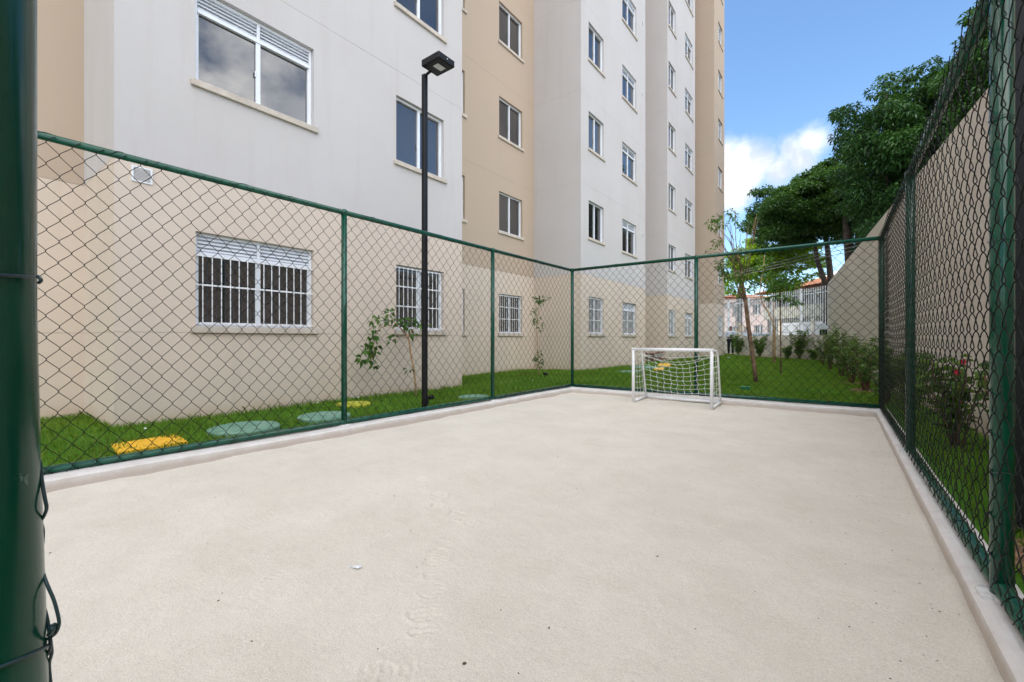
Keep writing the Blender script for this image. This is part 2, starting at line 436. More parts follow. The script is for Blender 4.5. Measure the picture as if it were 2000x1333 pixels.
class MB:
    def __init__(s): s.v = []; s.f = []
    def add(s, vs, fs):
        b = len(s.v); s.v.extend([tuple(p) for p in vs]); s.f.extend([tuple(i + b for i in f) for f in fs])
    def box(s, x0, x1, y0, y1, z0, z1, bev=0.0):
        if bev <= 0:
            vs = [(x0, y0, z0), (x1, y0, z0), (x1, y1, z0), (x0, y1, z0), (x0, y0, z1), (x1, y0, z1), (x1, y1, z1), (x0, y1, z1)]
            s.add(vs, [(0, 3, 2, 1), (4, 5, 6, 7), (0, 1, 5, 4), (1, 2, 6, 5), (2, 3, 7, 6), (3, 0, 4, 7)])
        else:
            b = bev
            rings = []
            for (z, i) in ((z0, b), (z0 + b, 0), (z1 - b, 0), (z1, b)):
                x_0, x_1, y_0, y_1 = x0 + i, x1 - i, y0 + i, y1 - i
                c = b if i == 0 else b * 0.6
                rings.append([(x_0 + c, y_0, z), (x_1 - c, y_0, z), (x_1, y_0 + c, z), (x_1, y_1 - c, z), (x_1 - c, y_1, z), (x_0 + c, y_1, z), (x_0, y_1 - c, z), (x_0, y_0 + c, z)])
            vs = [p for r in rings for p in r]
            fs = [tuple(reversed(range(8))), tuple(range(24, 32))]
            for r in range(3):
                for k in range(8):
                    fs.append((r * 8 + k, r * 8 + (k + 1) % 8, r * 8 + 8 + (k + 1) % 8, r * 8 + 8 + k))
            s.add(vs, fs)
    def quad(s, a, b, c, d): s.add([a, b, c, d], [(0, 1, 2, 3)])
    def tube(s, pts, r, n=8, cap=True, closed=False):
        pts = [Vector(p) for p in pts]
        N = len(pts)
        rs = r if isinstance(r, (list, tuple)) else [r] * N
        up = None; rings = []
        for i, p in enumerate(pts):
            a = pts[i - 1] if (i > 0 or closed) else p
            b = pts[(i + 1) % N] if (i < N - 1 or closed) else p
            t = (b - a).normalized()
            if up is None:
                up = Vector((0, 0, 1)) if abs(t.z) < 0.9 else Vector((1, 0, 0))
            x = t.cross(up)
            if x.length < 1e-5: x = t.cross(Vector((0.3, 1, 0.2)))
            x.normalize(); y = x.cross(t).normalized(); up = y
            rings.append([p + (x * math.cos(2 * math.pi * k / n) + y * math.sin(2 * math.pi * k / n)) * rs[i] for k in range(n)])
        vs = [q for rg in rings for q in rg]; fs = []
        for i in range(N if closed else N - 1):
            j = (i + 1) % N
            for k in range(n):
                fs.append((i * n + k, i * n + (k + 1) % n, j * n + (k + 1) % n, j * n + k))
        if cap and not closed:
            fs.append(tuple(reversed(range(n)))); fs.append(tuple(range((N - 1) * n, N * n)))
        s.add(vs, fs)
    def disc(s, cx, cy, z0, z1, r, n=40, bev=0.01, jit=0.0):
        rings = []
        js = [1 + jit * random.uniform(-1, 1) for _ in range(n)]
        for (z, rr) in ((z0, r), (z1 - bev, r), (z1, r - bev)):
            rings.append([(cx + rr * js[k] * math.cos(2 * math.pi * k / n), cy + rr * js[k] * math.sin(2 * math.pi * k / n), z) for k in range(n)])
        vs = [p for q in rings for p in q]; fs = [tuple(range(2 * n, 3 * n))]
        for i in range(2):
            for k in range(n):
                fs.append((i * n + k, i * n + (k + 1) % n, (i + 1) * n + (k + 1) % n, (i + 1) * n + k))
        s.add(vs, fs)
    def build(s, name, mat, parent=None, smooth=False):
        me = bpy.data.meshes.new(name); me.from_pydata(s.v, [], s.f); me.update()
        return link(name, me, mat, parent, smooth)

def np_mesh(name, V, Q, mat, parent=None, smooth=False):
    """V (n,3), Q (m,k) faces of equal size, fast"""
    me = bpy.data.meshes.new(name)
    V = np.asarray(V, np.float32); Q = np.asarray(Q, np.int32)
    k = Q.shape[1]
    me.vertices.add(len(V)); me.vertices.foreach_set('co', V.ravel())
    me.loops.add(Q.size); me.loops.foreach_set('vertex_index', Q.ravel())
    me.polygons.add(len(Q)); me.polygons.foreach_set('loop_start', np.arange(0, Q.size, k, dtype=np.int32))
    me.polygons.foreach_set('loop_total', np.full(len(Q), k, np.int32))
    me.update(calc_edges=True); me.validate()
    return link(name, me, mat, parent, smooth)

def struct(o):
    o['kind'] = 'structure'; return o
def stuff(o):
    o['kind'] = 'stuff'; return o

def rel(p, root):
    return Vector(p) - Vector(root.location)

# ------------------------------------------------------------------ ground, road
def sheet(name, pts, z, mat):
    mb = MB(); mb.add([(x, y, z) for x, y in pts], [tuple(range(len(pts)))])
    return struct(mb.build(name, mat))
sheet('ground', [(-600, -600), (600, -600), (600, 600), (-600, 600)], -0.10, M['concrete'])

# cross wall direction along the street
A0 = Vector((-0.50, 23.90)); AD = Vector((-0.664, 0.747)).normalized(); AN = Vector((0.747, 0.664)).normalized()
def on_street(s, d):
    p = A0 + AD * s + AN * d; return (p.x, p.y)
sheet('pavement', [on_street(-30, 0.12), on_street(90, 0.12), on_street(90, 2.2), on_street(-30, 2.2)], 0.06, M['concrete'])
sheet('road', [on_street(-30, 2.2), on_street(90, 2.2), on_street(90, 9.5), on_street(-30, 9.5)], -0.05, M['asphalt'])
sheet('pavement', [on_street(-30, 9.5), on_street(90, 9.5), on_street(90, 11.6), on_street(-30, 11.6)], 0.06, M['concrete'])

# court geometry lines (measured)
def xl_k(y): return -4.257 + 0.0172 * (y - 0.448)      # inner face of the left kerb
def xr_k(y): return 0.405 - 0.0062 * y                # inner face of the right kerb
def yf_k(x): return 7.41 + (x + 4.13) * 0.0267        # inner face of the far kerb
def xl_f(y): return -4.45 + 0.0222 * y                # fence lines
def xr_f(y): return 0.49 - 0.008 * y
def yf_f(x): return 7.645 + (x + 4.25) * 0.0200
KT = 0.09
Y_NEAR = -0.12

def lawn_z(x, y):
    x = np.asarray(x, float); y = np.asarray(y, float)
    z = 0.062 + 0.012 * np.sin(x * 2.1 + y * 0.7) + 0.010 * np.sin(y * 1.9 - x * 1.1) + 0.008 * np.sin(x * 5.3) * np.sin(y * 4.1)
    z = z + 0.05 * np.clip((-4.6 - x) / 1.2, 0, 1)
    z = z - 0.02 * np.clip((y - 9) / 6, 0, 1)
    return z

# fence-side lawns as grids
def grid_mesh(name, xs, ys, zf, mat, keep=None):
    X, Y = np.meshgrid(xs, ys, indexing='ij')
    Z = zf(X, Y)
    V = np.stack([X, Y, Z], -1).reshape(-1, 3)
    nx, ny = len(xs), len(ys)
    I = np.arange(nx * ny).reshape(nx, ny)
    Q = np.stack([I[:-1, :-1], I[1:, :-1], I[1:, 1:], I[:-1, 1:]], -1).reshape(-1, 4)
    if keep is not None:
        c = V[Q].mean(1); Q = Q[keep(c[:, 0], c[:, 1])]
    return np_mesh(name, V, Q, mat, smooth=True)
struct(grid_mesh('lawn', np.arange(-14.0, -4.38, 0.12), np.arange(-6.0, 7.81, 0.12), lawn_z, M['lawn']))
struct(grid_mesh('lawn', np.arange(-14.0, 4.2, 0.16), np.arange(7.76, 44.0, 0.16), lawn_z, M['lawn'],
                 keep=lambda x, y: (x - A0.x) * AN.x + (y - A0.y) * AN.y < 0.05))
struct(grid_mesh('lawn', np.arange(0.50, 2.6, 0.12), np.arange(-6.0, 7.81, 0.12), lawn_z, M['lawn']))
sheet('pavement', [(-4.5, -6), (0.6, -6), (0.6, Y_NEAR - 0.2), (-4.5, Y_NEAR - 0.2)], 0.05, M['concrete'])

# ---- sand with gentle waves and shoe prints
FOOT = []
def foot(u, v, heading_uv, length=0.29, width=0.105, deep=0.006):
    p = at_z(u, v, 0.0); q = at_z(heading_uv[0], heading_uv[1], 0.0)
    d = (q - p); a = math.atan2(d.y, d.x)
    FOOT.append((p.x, p.y, a, length, width, deep))
foot(828, 1210, (850, 1090), 0.20, 0.115, 0.007)
foot(852, 1100, (870, 1030), 0.27, 0.10, 0.008)
foot(838, 1163, (860, 1100), 0.20, 0.10, 0.0035)
foot(906, 1012, (870, 990), 0.26, 0.10, 0.005)
foot(856, 975, (862, 930), 0.28, 0.10, 0.0055)
foot(823, 941, (835, 905), 0.24, 0.09, 0.003)
foot(925, 922, (935, 900), 0.24, 0.09, 0.002)
foot(912, 896, (920, 870), 0.24, 0.09, 0.002)
foot(1135, 967, (1175, 955), 0.24, 0.09, 0.004)
foot(1200, 908, (1230, 905), 0.2, 0.08, 0.003)
foot(760, 1313, (700, 1318), 0.2, 0.08, 0.004)
foot(1500, 905, (1530, 890), 0.24, 0.09, 0.002)
foot(1300, 1000, (1340, 980), 0.24, 0.09, 0.002)
foot(620, 1010, (590, 1000), 0.24, 0.09, 0.0025)
foot(520, 1075, (500, 1060), 0.24, 0.09, 0.0025)
foot(1140, 1150, (1150, 1120), 0.24, 0.09, 0.0015)
rf = random.Random(77)
for _ in range(46):      # old, half blown-over prints all over the court
    FOOT.append((rf.uniform(-3.9, 0.1), rf.uniform(0.6, 6.8), rf.uniform(0, 6.28), rf.uniform(0.16, 0.28), rf.uniform(0.08, 0.11), rf.uniform(0.0012, 0.0030)))
def vnoise(X, Y, f, seed):
    r = np.random.default_rng(seed)
    T = r.uniform(-1, 1, (64, 64))
    x = X * f; y = Y * f
    xi = np.floor(x).astype(int); yi = np.floor(y).astype(int)
    fx = x - xi; fy = y - yi
    fx = fx * fx * (3 - 2 * fx); fy = fy * fy * (3 - 2 * fy)
    a = T[xi % 64, yi % 64]; b = T[(xi + 1) % 64, yi % 64]; c = T[xi % 64, (yi + 1) % 64]; d = T[(xi + 1) % 64, (yi + 1) % 64]
    return (a * (1 - fx) + b * fx) * (1 - fy) + (c * (1 - fx) + d * fx) * fy
def sand_z(X, Y):
    Z = 0.005 * vnoise(X, Y, 1.1, 1) + 0.003 * vnoise(X, Y, 2.7, 2) + 0.0022 * vnoise(X, Y, 6.0, 3) + 0.0013 * vnoise(X + 0.3 * Y, Y, 15.0, 4) + 0.0009 * vnoise(X, Y, 33.0, 5)
    for (px, py, a, L, Wd, dp) in FOOT:
        near = np.hypot(X - px, Y - py) < L
        if not near.any(): continue
        Xa, Ya, Za = X, Y, Z
        X, Y = Xa[near], Ya[near]
        dx = X - px; dy = Y - py
        l = dx * math.cos(a) + dy * math.sin(a); w = -dx * math.sin(a) + dy * math.cos(a)
        e1 = np.hypot((l - 0.20 * L) / (0.31 * L), w / (0.52 * Wd)); e2 = np.hypot((l + 0.34 * L) / (0.17 * L), w / (0.40 * Wd))
        e = np.minimum(e1, e2) + 0.16 * vnoise(X, Y, 31.0, 6)
        inside = np.clip((1.05 - e) / 0.10, 0, 1)
        worn = np.clip(0.62 + 0.9 * vnoise(X, Y, 13.0, 7), 0.12, 1)
        tread = np.clip(1.6 * np.sin(l * 2 * math.pi / 0.030 + np.abs(np.mod(w * 40, 2) - 1) * 2.2), -1, 1)
        rim = np.exp(-((e - 1.16) / 0.10) ** 2) * np.clip(0.5 + 1.2 * vnoise(X, Y, 17.0, 8), 0, 1)
        Za[near] += inside * worn * dp * (-0.55 + 0.70 * tread) + rim * dp * 0.8
        X, Y, Z = Xa, Ya, Za
    # sand drifts against the kerbs
    dk = np.minimum(np.minimum(X - xl_k(Y), xr_k(Y) - X), yf_k(X) - Y)
    Z = Z + 0.008 * np.exp(-np.clip(dk, 0, 5) / 0.08) * (0.8 + vnoise(X, Y, 5.0, 9))
    return Z
fx = np.concatenate([np.arange(-4.34, -2.6, 0.016), np.arange(-2.6, -0.9, 0.0075), np.arange(-0.9, 0.46, 0.011)])
fy = np.concatenate([np.arange(Y_NEAR - 0.25, 0.7, 0.011), np.arange(0.7, 2.6, 0.0075), np.arange(2.6, 7.62, 0.016)])
sand_o = struct(grid_mesh('sand', fx, fy, sand_z, M['sand']))

# ---- kerb round the court (one U-shaped run)
def kerb_profile(inner, outer, z0, z1, b=0.012):
    (x0, y0), (x1, y1) = inner, outer
    def L(t): return (x0 + (x1 - x0) * t, y0 + (y1 - y0) * t)
    w = math.hypot(x1 - x0, y1 - y0)
    k = b / w
    return [(*L(0), z0), (*L(0), z1 - b), (*L(k), z1 - 0.003), (*L(k * 2), z1), (*L(1 - k), z1), (*L(1), z1 - b), (*L(1), z0)]
secs = []
for y in np.linspace(Y_NEAR - 0.2, 7.3, 60):
    secs.append(kerb_profile((xl_k(y), y), (xl_f(y) - 0.05, y), -0.08, KT + 0.004 * math.sin(y * 2.2)))
cl_i = (xl_k(7.41), yf_k(-4.13)); cl_o = (xl_f(7.7) - 0.05, yf_f(-4.3) + 0.06)
secs.append(kerb_profile(cl_i, cl_o, -0.08, KT))
for x in np.linspace(-3.95, 0.2, 34):
    secs.append(kerb_profile((x, yf_k(x)), (x, yf_f(x) + 0.06), -0.08, KT + 0.004 * math.sin(x * 2.9)))
cr_i = (xr_k(7.53), yf_k(0.36)); cr_o = (xr_f(7.7) + 0.07, yf_f(0.43) + 0.06)
secs.append(kerb_profile(cr_i, cr_o, -0.08, KT))
for y in np.linspace(7.3, Y_NEAR - 0.2, 60):
    secs.append(kerb_profile((xr_k(y), y), (xr_f(y) + 0.075, y), -0.08, KT + 0.004 * math.sin(y * 2.6)))
mb = MB()
n = len(secs[0]); vs = [p for q in secs for p in q]; fs = []
for i in range(len(secs) - 1):
    for k in range(n - 1):
        fs.append((i * n + k, i * n + k + 1, (i + 1) * n + k + 1, (i + 1) * n + k))
mb.add(vs, fs)
struct(mb.build('kerb', M['kerb']))

# ------------------------------------------------------------------ grass blades (uncountable)
def grass(name, pts, h, w, mat=None):
    N = len(pts)
    a = RNG.uniform(0, 2 * np.pi, N); lean = RNG.uniform(0.1, 0.9, N) * h; la = RNG.uniform(0, 2 * np.pi, N)
    hh = h * RNG.uniform(0.55, 1.25, N)
    dx = np.cos(a) * w; dy = np.sin(a) * w
    b0 = pts + np.stack([-dx, -dy, -0.01 * np.ones(N)], -1)
    b1 = pts + np.stack([dx, dy, -0.01 * np.ones(N)], -1)
    m0 = pts + np.stack([-dx * .7 + np.cos(la) * lean * .35, -dy * .7 + np.sin(la) * lean * .35, hh * .6], -1)
    m1 = pts + np.stack([dx * .7 + np.cos(la) * lean * .35, dy * .7 + np.sin(la) * lean * .35, hh * .6], -1)
    tp = pts + np.stack([np.cos(la) * lean, np.sin(la) * lean, hh], -1)
    V = np.stack([b0, b1, m1, tp, m0], 1).reshape(-1, 3)
    Q = (np.arange(N)[:, None] * 5 + np.array([[0, 1, 2, 3, 4]]))
    return stuff(np_mesh(name, V, Q, mat or M['grass']))
def scatter(x0, x1, y0, y1, dens, keep=None):
    N = int((x1 - x0) * (y1 - y0) * dens)
    x = RNG.uniform(x0, x1, N); y = RNG.uniform(y0, y1, N)
    p = 0.5 + 0.5 * vnoise(x, y, 2.3, 21)
    k = RNG.uniform(0, 1, N) < (0.45 + 0.75 * p)
    if keep is not None: k &= keep(x, y)
    x = x[k]; y = y[k]
    return np.stack([x, y, lawn_z(x, y)], -1)

COVERS = []   # (x, y, r) spots kept clear of grass
def clear_of_covers(x, y):
    k = np.ones(len(x), bool)
    for (cx, cy, r) in COVERS:
        k &= ((x - cx) ** 2 + (y - cy) ** 2) > r * r
    return k

# ------------------------------------------------------------------ manhole covers
def cover(name, uc, vc, r, label, mat, group, h=0.05, z=0.10):
    p = at_z(uc, vc, z + h * 0.5)
    zz = float(lawn_z(p.x, p.y))
    mb = MB(); mb.disc(p.x, p.y, zz - 0.02, zz + h, r, 44, 0.012, 0.012)
    root = mb.build(name, mat)
    tag(root, label, 'manhole cover', group)
    m2 = MB(); m2.disc(p.x, p.y, zz + h - 0.01, zz + h + 0.006, r * 0.80, 44, 0.006, 0.01)
    m2.build('lid', mat, root)
    COVERS.append((p.x, p.y, r * 0.90))
    return root
cover('manhole_cover', 478, 832, 0.335, 'largest round green manhole cover in the grass, next to the yellow lid', M['green_cover'], 'round green manhole covers', 0.045)
cover('manhole_cover', 634, 809, 0.30, 'round green manhole cover with a dark stain, behind the second fence post', M['green_cover'], 'round green manhole covers', 0.045)
cover('manhole_cover', 926, 773, 0.26, 'round green manhole cover half hidden by the fence rail, right of the garden spotlight', M['green_cover'], 'round green manhole covers', 0.03)
cover('manhole_cover', 1263, 716, 0.62, 'pale green manhole cover far off on the lawn, seen through the goal net', M['green_cover'], 'round green manhole covers', 0.04)
cover('manhole_cover', 1226, 723, 0.34, 'small pale green manhole cover on the lawn just left of the goal', M['green_cover'], 'round green manhole covers', 0.03)
o = cover('manhole_cover', 690, 790, 0.24, 'mossy yellow round cover sunk in the grass by the building wall', M['yellow_moss'], 'yellow covers in the grass', 0.02)
# rectangular yellow lids
def ylid(corners, z, label, h):
    ps = [at_z(u, v, z) for u, v in corners]
    c = sum(ps, Vector()) / 4
    mb = MB()
    n_ = 8
    lo = [Vector((p.x, p.y, float(lawn_z(p.x, p.y)) - 0.03)) for p in ps]
    hi = [Vector((p.x, p.y, z - 0.008)) for p in ps]
    tp = [Vector((p.x + (c.x - p.x) * 0.05, p.y + (c.y - p.y) * 0.05, z)) for p in ps]
    mb.add(lo + hi + tp, [(8, 9, 10, 11)] + [(i, (i + 1) % 4, 4 + (i + 1) % 4, 4 + i) for i in range(4)] + [(4 + i, 4 + (i + 1) % 4, 8 + (i + 1) % 4, 8 + i) for i in range(4)])
    o = mb.build('inspection_lid', M['yellow_paint'])
    tag(o, label, 'inspection lid', 'yellow covers in the grass')
    COVERS.append((c.x, c.y, 0.17))
    return o
ylid([(230, 883), (215, 867.5), (345, 847), (367, 860.5)], 0.112, 'bright yellow rectangular lid in the grass near the corner of the building', 0.05)
ylid([(1284, 714.3), (1288, 710), (1311, 710), (1309, 714.3)], 0.12, 'long yellow lid on the far lawn, the farther of two behind the goal net', 0.05)
ylid([(1277, 720.5), (1281, 717.8), (1298, 717.8), (1296, 720.5)], 0.11, 'dull yellow lid on the far lawn, the nearer of two behind the goal net', 0.05)

# ------------------------------------------------------------------ apartment building
XF = -5.96        # plane of the projecting bays
XC = -7.57        # plane of the recessed bays
XA = -7.40
XE = -5.35
TOP = 24.9
SILL0 = 1.17
def storey_z(k): return SILL0 if k == 0 else SILL0 + 2.84 + 2.63 * (k - 1)
NST = 9
bld = thing('apartment_building', 'tall white and beige apartment block with projecting bays beside the sand court', 'apartment building', (-7.0, 10.0, 0.0))
BL = Vector(bld.location)
BR = [set(), set()]
def bay_wall(axis, c, a0, a1, mat, openings=(), z0=-0.08, z1=TOP, depth=0.13):
    """axis 'x': plane x=c facing +x, runs along y.  axis 'y': plane y=c facing -y, runs along x."""
    mb = MB()
    def P(a, z, d=0.0):
        return (c - d, a, z) if axis == 'x' else (a, c + d, z)
    As = sorted({a0, a1} | {o_[0] for o_ in openings} | {o_[1] for o_ in openings})
    Zs = sorted({z0, z1} | {o_[2] for o_ in openings} | {o_[3] for o_ in openings})
    for i in range(len(As) - 1):
        for j in range(len(Zs) - 1):
            am = (As[i] + As[i + 1]) / 2; zm = (Zs[j] + Zs[j + 1]) / 2
            if any(o_[0] < am < o_[1] and o_[2] < zm < o_[3] for o_ in openings): continue
            mb.quad(P(As[i], Zs[j]), P(As[i + 1], Zs[j]), P(As[i + 1], Zs[j + 1]), P(As[i], Zs[j + 1]))
    for (p, q, r, s) in openings:
        mb.quad(P(p, r), P(p, r, depth), P(q, r, depth), P(q, r))
        mb.quad(P(p, s), P(q, s), P(q, s, depth), P(p, s, depth))
        mb.quad(P(p, r), P(p, s), P(p, s, depth), P(p, r, depth))
        mb.quad(P(q, r), P(q, r, depth), P(q, s, depth), P(q, s))
    mb.v = [tuple(Vector(v) - BL) for v in mb.v]
    return mb.build('wall', mat, bld)

WIN = []     # (plane x, y0, y1, kind)
WIN.append((XF, 1.85, 3.27, 'shutter'))
WIN.append((XF, 4.70, 5.80, 'slide'))
WIN.append((XC, 6.96, 8.09, 'slide'))
WIN.append((XC, 9.47, 10.57, 'slide'))
WIN.append((XF, 11.67, 12.70, 'slide'))
WIN.append((XF, 14.15, 15.42, 'shutter'))
WIN.append((XF, 19.12, 20.12, 'slide'))
WIN.append((XF, 21.62, 22.92, 'shutter'))
WIN.append((XE, 25.67, 26.70, 'slide'))
HW = 1.115
def ops(ylo, yhi):
    r = []
    for (x, a, b, k) in WIN:
        if ylo < a and b < yhi:
            for s in range(NST): r.append((a, b, storey_z(s), storey_z(s) + HW))
    return r
yB0, yB1, yD0, yD1, yE0, yE1, yF0, yF1 = 1.14, 6.29, 11.19, 16.33, 18.95, 23.36, 24.7, 27.2
bay_wall('x', XA, -16.0, yB0, M['stucco_tan'])
bay_wall('y', yB0, XA, XF, M['stucco_white'])
bay_wall('x', XF, yB0, yB1, M['stucco_white'], ops(yB0, yB1))
bay_wall('x', XC, yB1, yD0, M['stucco_tan'], ops(yB1, yD0))
bay_wall('y', yD0, XC, XF, M['stucco_white'])
bay_wall('x', XF, yD0, yD1, M['stucco_white'], ops(yD0, yD1))
bay_wall('x', XC, yD1, yE0, M['stucco_tan'])
bay_wall('y', yE0, XC, XF, M['stucco_white'])
bay_wall('x', XF, yE0, yE1, M['stucco_white'], ops(yE0, yE1))
bay_wall('x', XC, yE1, yF0, M['stucco_tan'])
bay_wall('y', yF0, XC, XE, M['stucco_tan'])
bay_wall('x', XE, yF0, yF1, M['stucco_tan'], ops(yF0, yF1))
# hidden flanks, back and roof of the block
mb = MB()
for (a, b) in [((XF, yB1), (XC, yB1)), ((XF, yD1), (XC, yD1)), ((XF, yE1), (XC, yE1)), ((XE, yF1), (-20, yF1)), ((-20, yF1), (-20, -16)), ((-20, -16), (XA, -16))]:
    mb.quad((a[0], a[1], -0.08), (b[0], b[1], -0.08), (b[0], b[1], TOP), (a[0], a[1], TOP))
mb.v = [tuple(Vector(v) - BL) for v in mb.v]
mb.build('wall', M['stucco_white'], bld)
outline = [(XA, -16), (XA, yB0), (XF, yB0), (XF, yB1), (XC, yB1), (XC, yD0), (XF, yD0), (XF, yD1), (XC, yD1), (XC, yE0), (XF, yE0), (XF, yE1), (XC, yE1), (XC, yF0), (XE, yF0), (XE, yF1), (-20, yF1), (-20, -16)]
mb = MB(); mb.add([(x - BL.x, y - BL.y, TOP - 0.3) for x, y in outline], [tuple(range(len(outline)))])
mb.build('roof', M['concrete'], bld)

# window types, local: X along the width, Y into the wall, Z up
def win_meshes(w, h, kind, grille):
    out = {}
    f = MB(); fw = 0.036; y0, y1 = 0.062, 0.112
    f.box(0.002, fw, y0, y1, 0.002, h - 0.002, 0.003)
    f.box(w - fw, w - 0.002, y0, y1, 0.002, h - 0.002, 0.003)
    f.box(fw, w - fw, y0 + 0.001, y1 - 0.001, 0.002, fw, 0.003)
    f.box(fw, w - fw, y0 + 0.001, y1 - 0.001, h - fw, h - 0.002, 0.003)
    ph = h - fw
    if kind == 'shutter':
        ph = h - 0.27
        f.box(fw, w - fw, y0 - 0.004, y1 - 0.002, ph, ph + 0.05, 0.003)
        f.box(w / 2 - 0.018, w / 2 + 0.018, y0 - 0.002, y1 - 0.003, ph + 0.05, h - fw, 0.003)
    f.box(w / 2 - 0.027, w / 2 + 0.027, y0 + 0.006, y1 - 0.004, fw, ph, 0.003)
    for (a, b) in ((fw, fw + 0.016), (w - fw - 0.016, w - fw)):
        f.box(a, b, y0 + 0.014, y1 - 0.008, fw, ph)
    f.box(fw + 0.016, w / 2 - 0.027, y0 + 0.016, y1 - 0.008, fw, fw + 0.03)
    f.box(w / 2 + 0.027, w - fw - 0.016, y0 + 0.016, y1 - 0.008, fw, fw + 0.03)
    f.box(w / 2 - 0.040, w / 2 - 0.028, y0 + 0.004, y0 + 0.02, h * 0.36, h * 0.42)
    out['window'] = f
    p = MB()
    p.quad((fw, 0.098, fw), (w / 2, 0.098, fw), (w / 2, 0.098, ph), (fw, 0.098, ph))
    p.quad((w / 2, 0.106, fw), (w - fw, 0.106, fw), (w - fw, 0.106, ph), (w / 2, 0.106, ph))
    out['pane'] = p
    s = MB()
    s.box(-0.05, w + 0.05, -0.042, -0.0015, -0.062, 0.012, 0.004)
    s.box(0.003, w - 0.003, -0.001, 0.066, 0.003, 0.0105)
    out['sill'] = s
    if kind == 'shutter':
        l = MB()
        zz = ph + 0.062
        for k in range(4):
            z = zz + k * 0.044
            for (a, b) in ((fw + 0.002, w / 2 - 0.02), (w / 2 + 0.02, w - fw - 0.002)):
                l.add([(a, 0.070, z), (b, 0.070, z), (b, 0.100, z + 0.034), (a, 0.100, z + 0.034), (a, 0.076, z - 0.004), (b, 0.076, z - 0.004), (b, 0.106, z + 0.030), (a, 0.106, z + 0.030)],
                      [(0, 1, 2, 3), (7, 6, 5, 4), (0, 4, 5, 1), (3, 2, 6, 7), (0, 3, 7, 4), (1, 5, 6, 2)])
        l.quad((fw, 0.1085, ph + 0.05), (w - fw, 0.1085, ph + 0.05), (w - fw, 0.1085, h - fw), (fw, 0.1085, h - fw))
        out['louvre'] = l
    if grille:
        b = MB(); r = 0.0062
        top = (ph + 0.02) if kind == 'shutter' else h - 0.02
        nb = 14 if kind == 'shutter' else 11
        for k in range(nb):
            x = 0.03 + (w - 0.06) * (k + 0.5) / nb
            b.tube([(x, 0.022, 0.02), (x, 0.022, top)], r, 6)
        zs = (0.05, top * 0.58, top - 0.02) if kind == 'shutter' else (0.05, h * 0.38, h * 0.68, top - 0.02)
        for z in zs:
            b.box(0.004, w - 0.004, 0.026, 0.038, z - 0.010, z + 0.010)
        out['grille'] = b
    return out
WMAT = {'window': M['white_alu'], 'pane': M['glass'], 'sill': M['stone_sill'], 'louvre': M['white_alu'], 'grille': M['white_paint']}
def place_window(proto, x, y, z):
    new = []
    root = proto[0].copy(); C.objects.link(root); root.parent = bld
    root.location = Vector((x, y, z)) - BL; root.rotation_euler = (0, 0, rad(90))
    for c in proto[1:]:
        k = c.copy(); C.objects.link(k); k.parent = root
protos = {}
for (x, a, b, kind) in WIN:
    for s in range(NST):
        z = storey_z(s)
        if z > 1.04 + 663 * (max(a, 1.0) / 600) + 8: pass
        key = (round(b - a, 3), kind, s == 0)
        if key not in protos:
            ms = win_meshes(b - a, HW, kind, s == 0)
            root = ms['window'].build('window', WMAT['window'], bld)
            root.location = Vector((x, a, z)) - BL; root.rotation_euler = (0, 0, rad(90))
            lst = [root]
            for nm in ('pane', 'sill', 'louvre', 'grille'):
                if nm in ms: lst.append(ms[nm].build(nm, WMAT[nm], root))
            protos[key] = lst
        else:
            # only storeys that the photograph can show
            t = abs(x) / abs(ray(0, 0).x) if False else None
            place_window(protos[key], x, a, z)
# white wall vents
def vent(x, y, z, w, h, slats):
    mb = MB()
    mb.box(0, 0.012, 0, w, 0, 0.016); mb.box(0, 0.012, 0, w, h - 0.016, h)
    mb.box(0, 0.012, 0, 0.016, 0.016, h - 0.016); mb.box(0, 0.012, w - 0.016, w, 0.016, h - 0.016)
    for k in range(slats):
        z_ = 0.02 + (h - 0.04) * (k + 0.5) / slats
        mb.add([(0.002, 0.016, z_ + 0.006), (0.002, w - 0.016, z_ + 0.006), (0.012, w - 0.016, z_ - 0.003), (0.012, 0.016, z_ - 0.003)], [(0, 1, 2, 3)])
    o = mb.build('vent', M['white_paint'], bld)
    o.location = Vector((x + 0.001, y, z)) - BL
    return o
vent(XF, 1.277, 2.70, 0.175, 0.165, 9)
for k in range(1, NST):
    vent(XF, 15.95, storey_z(k) + 0.85, 0.11, 0.14, 4)

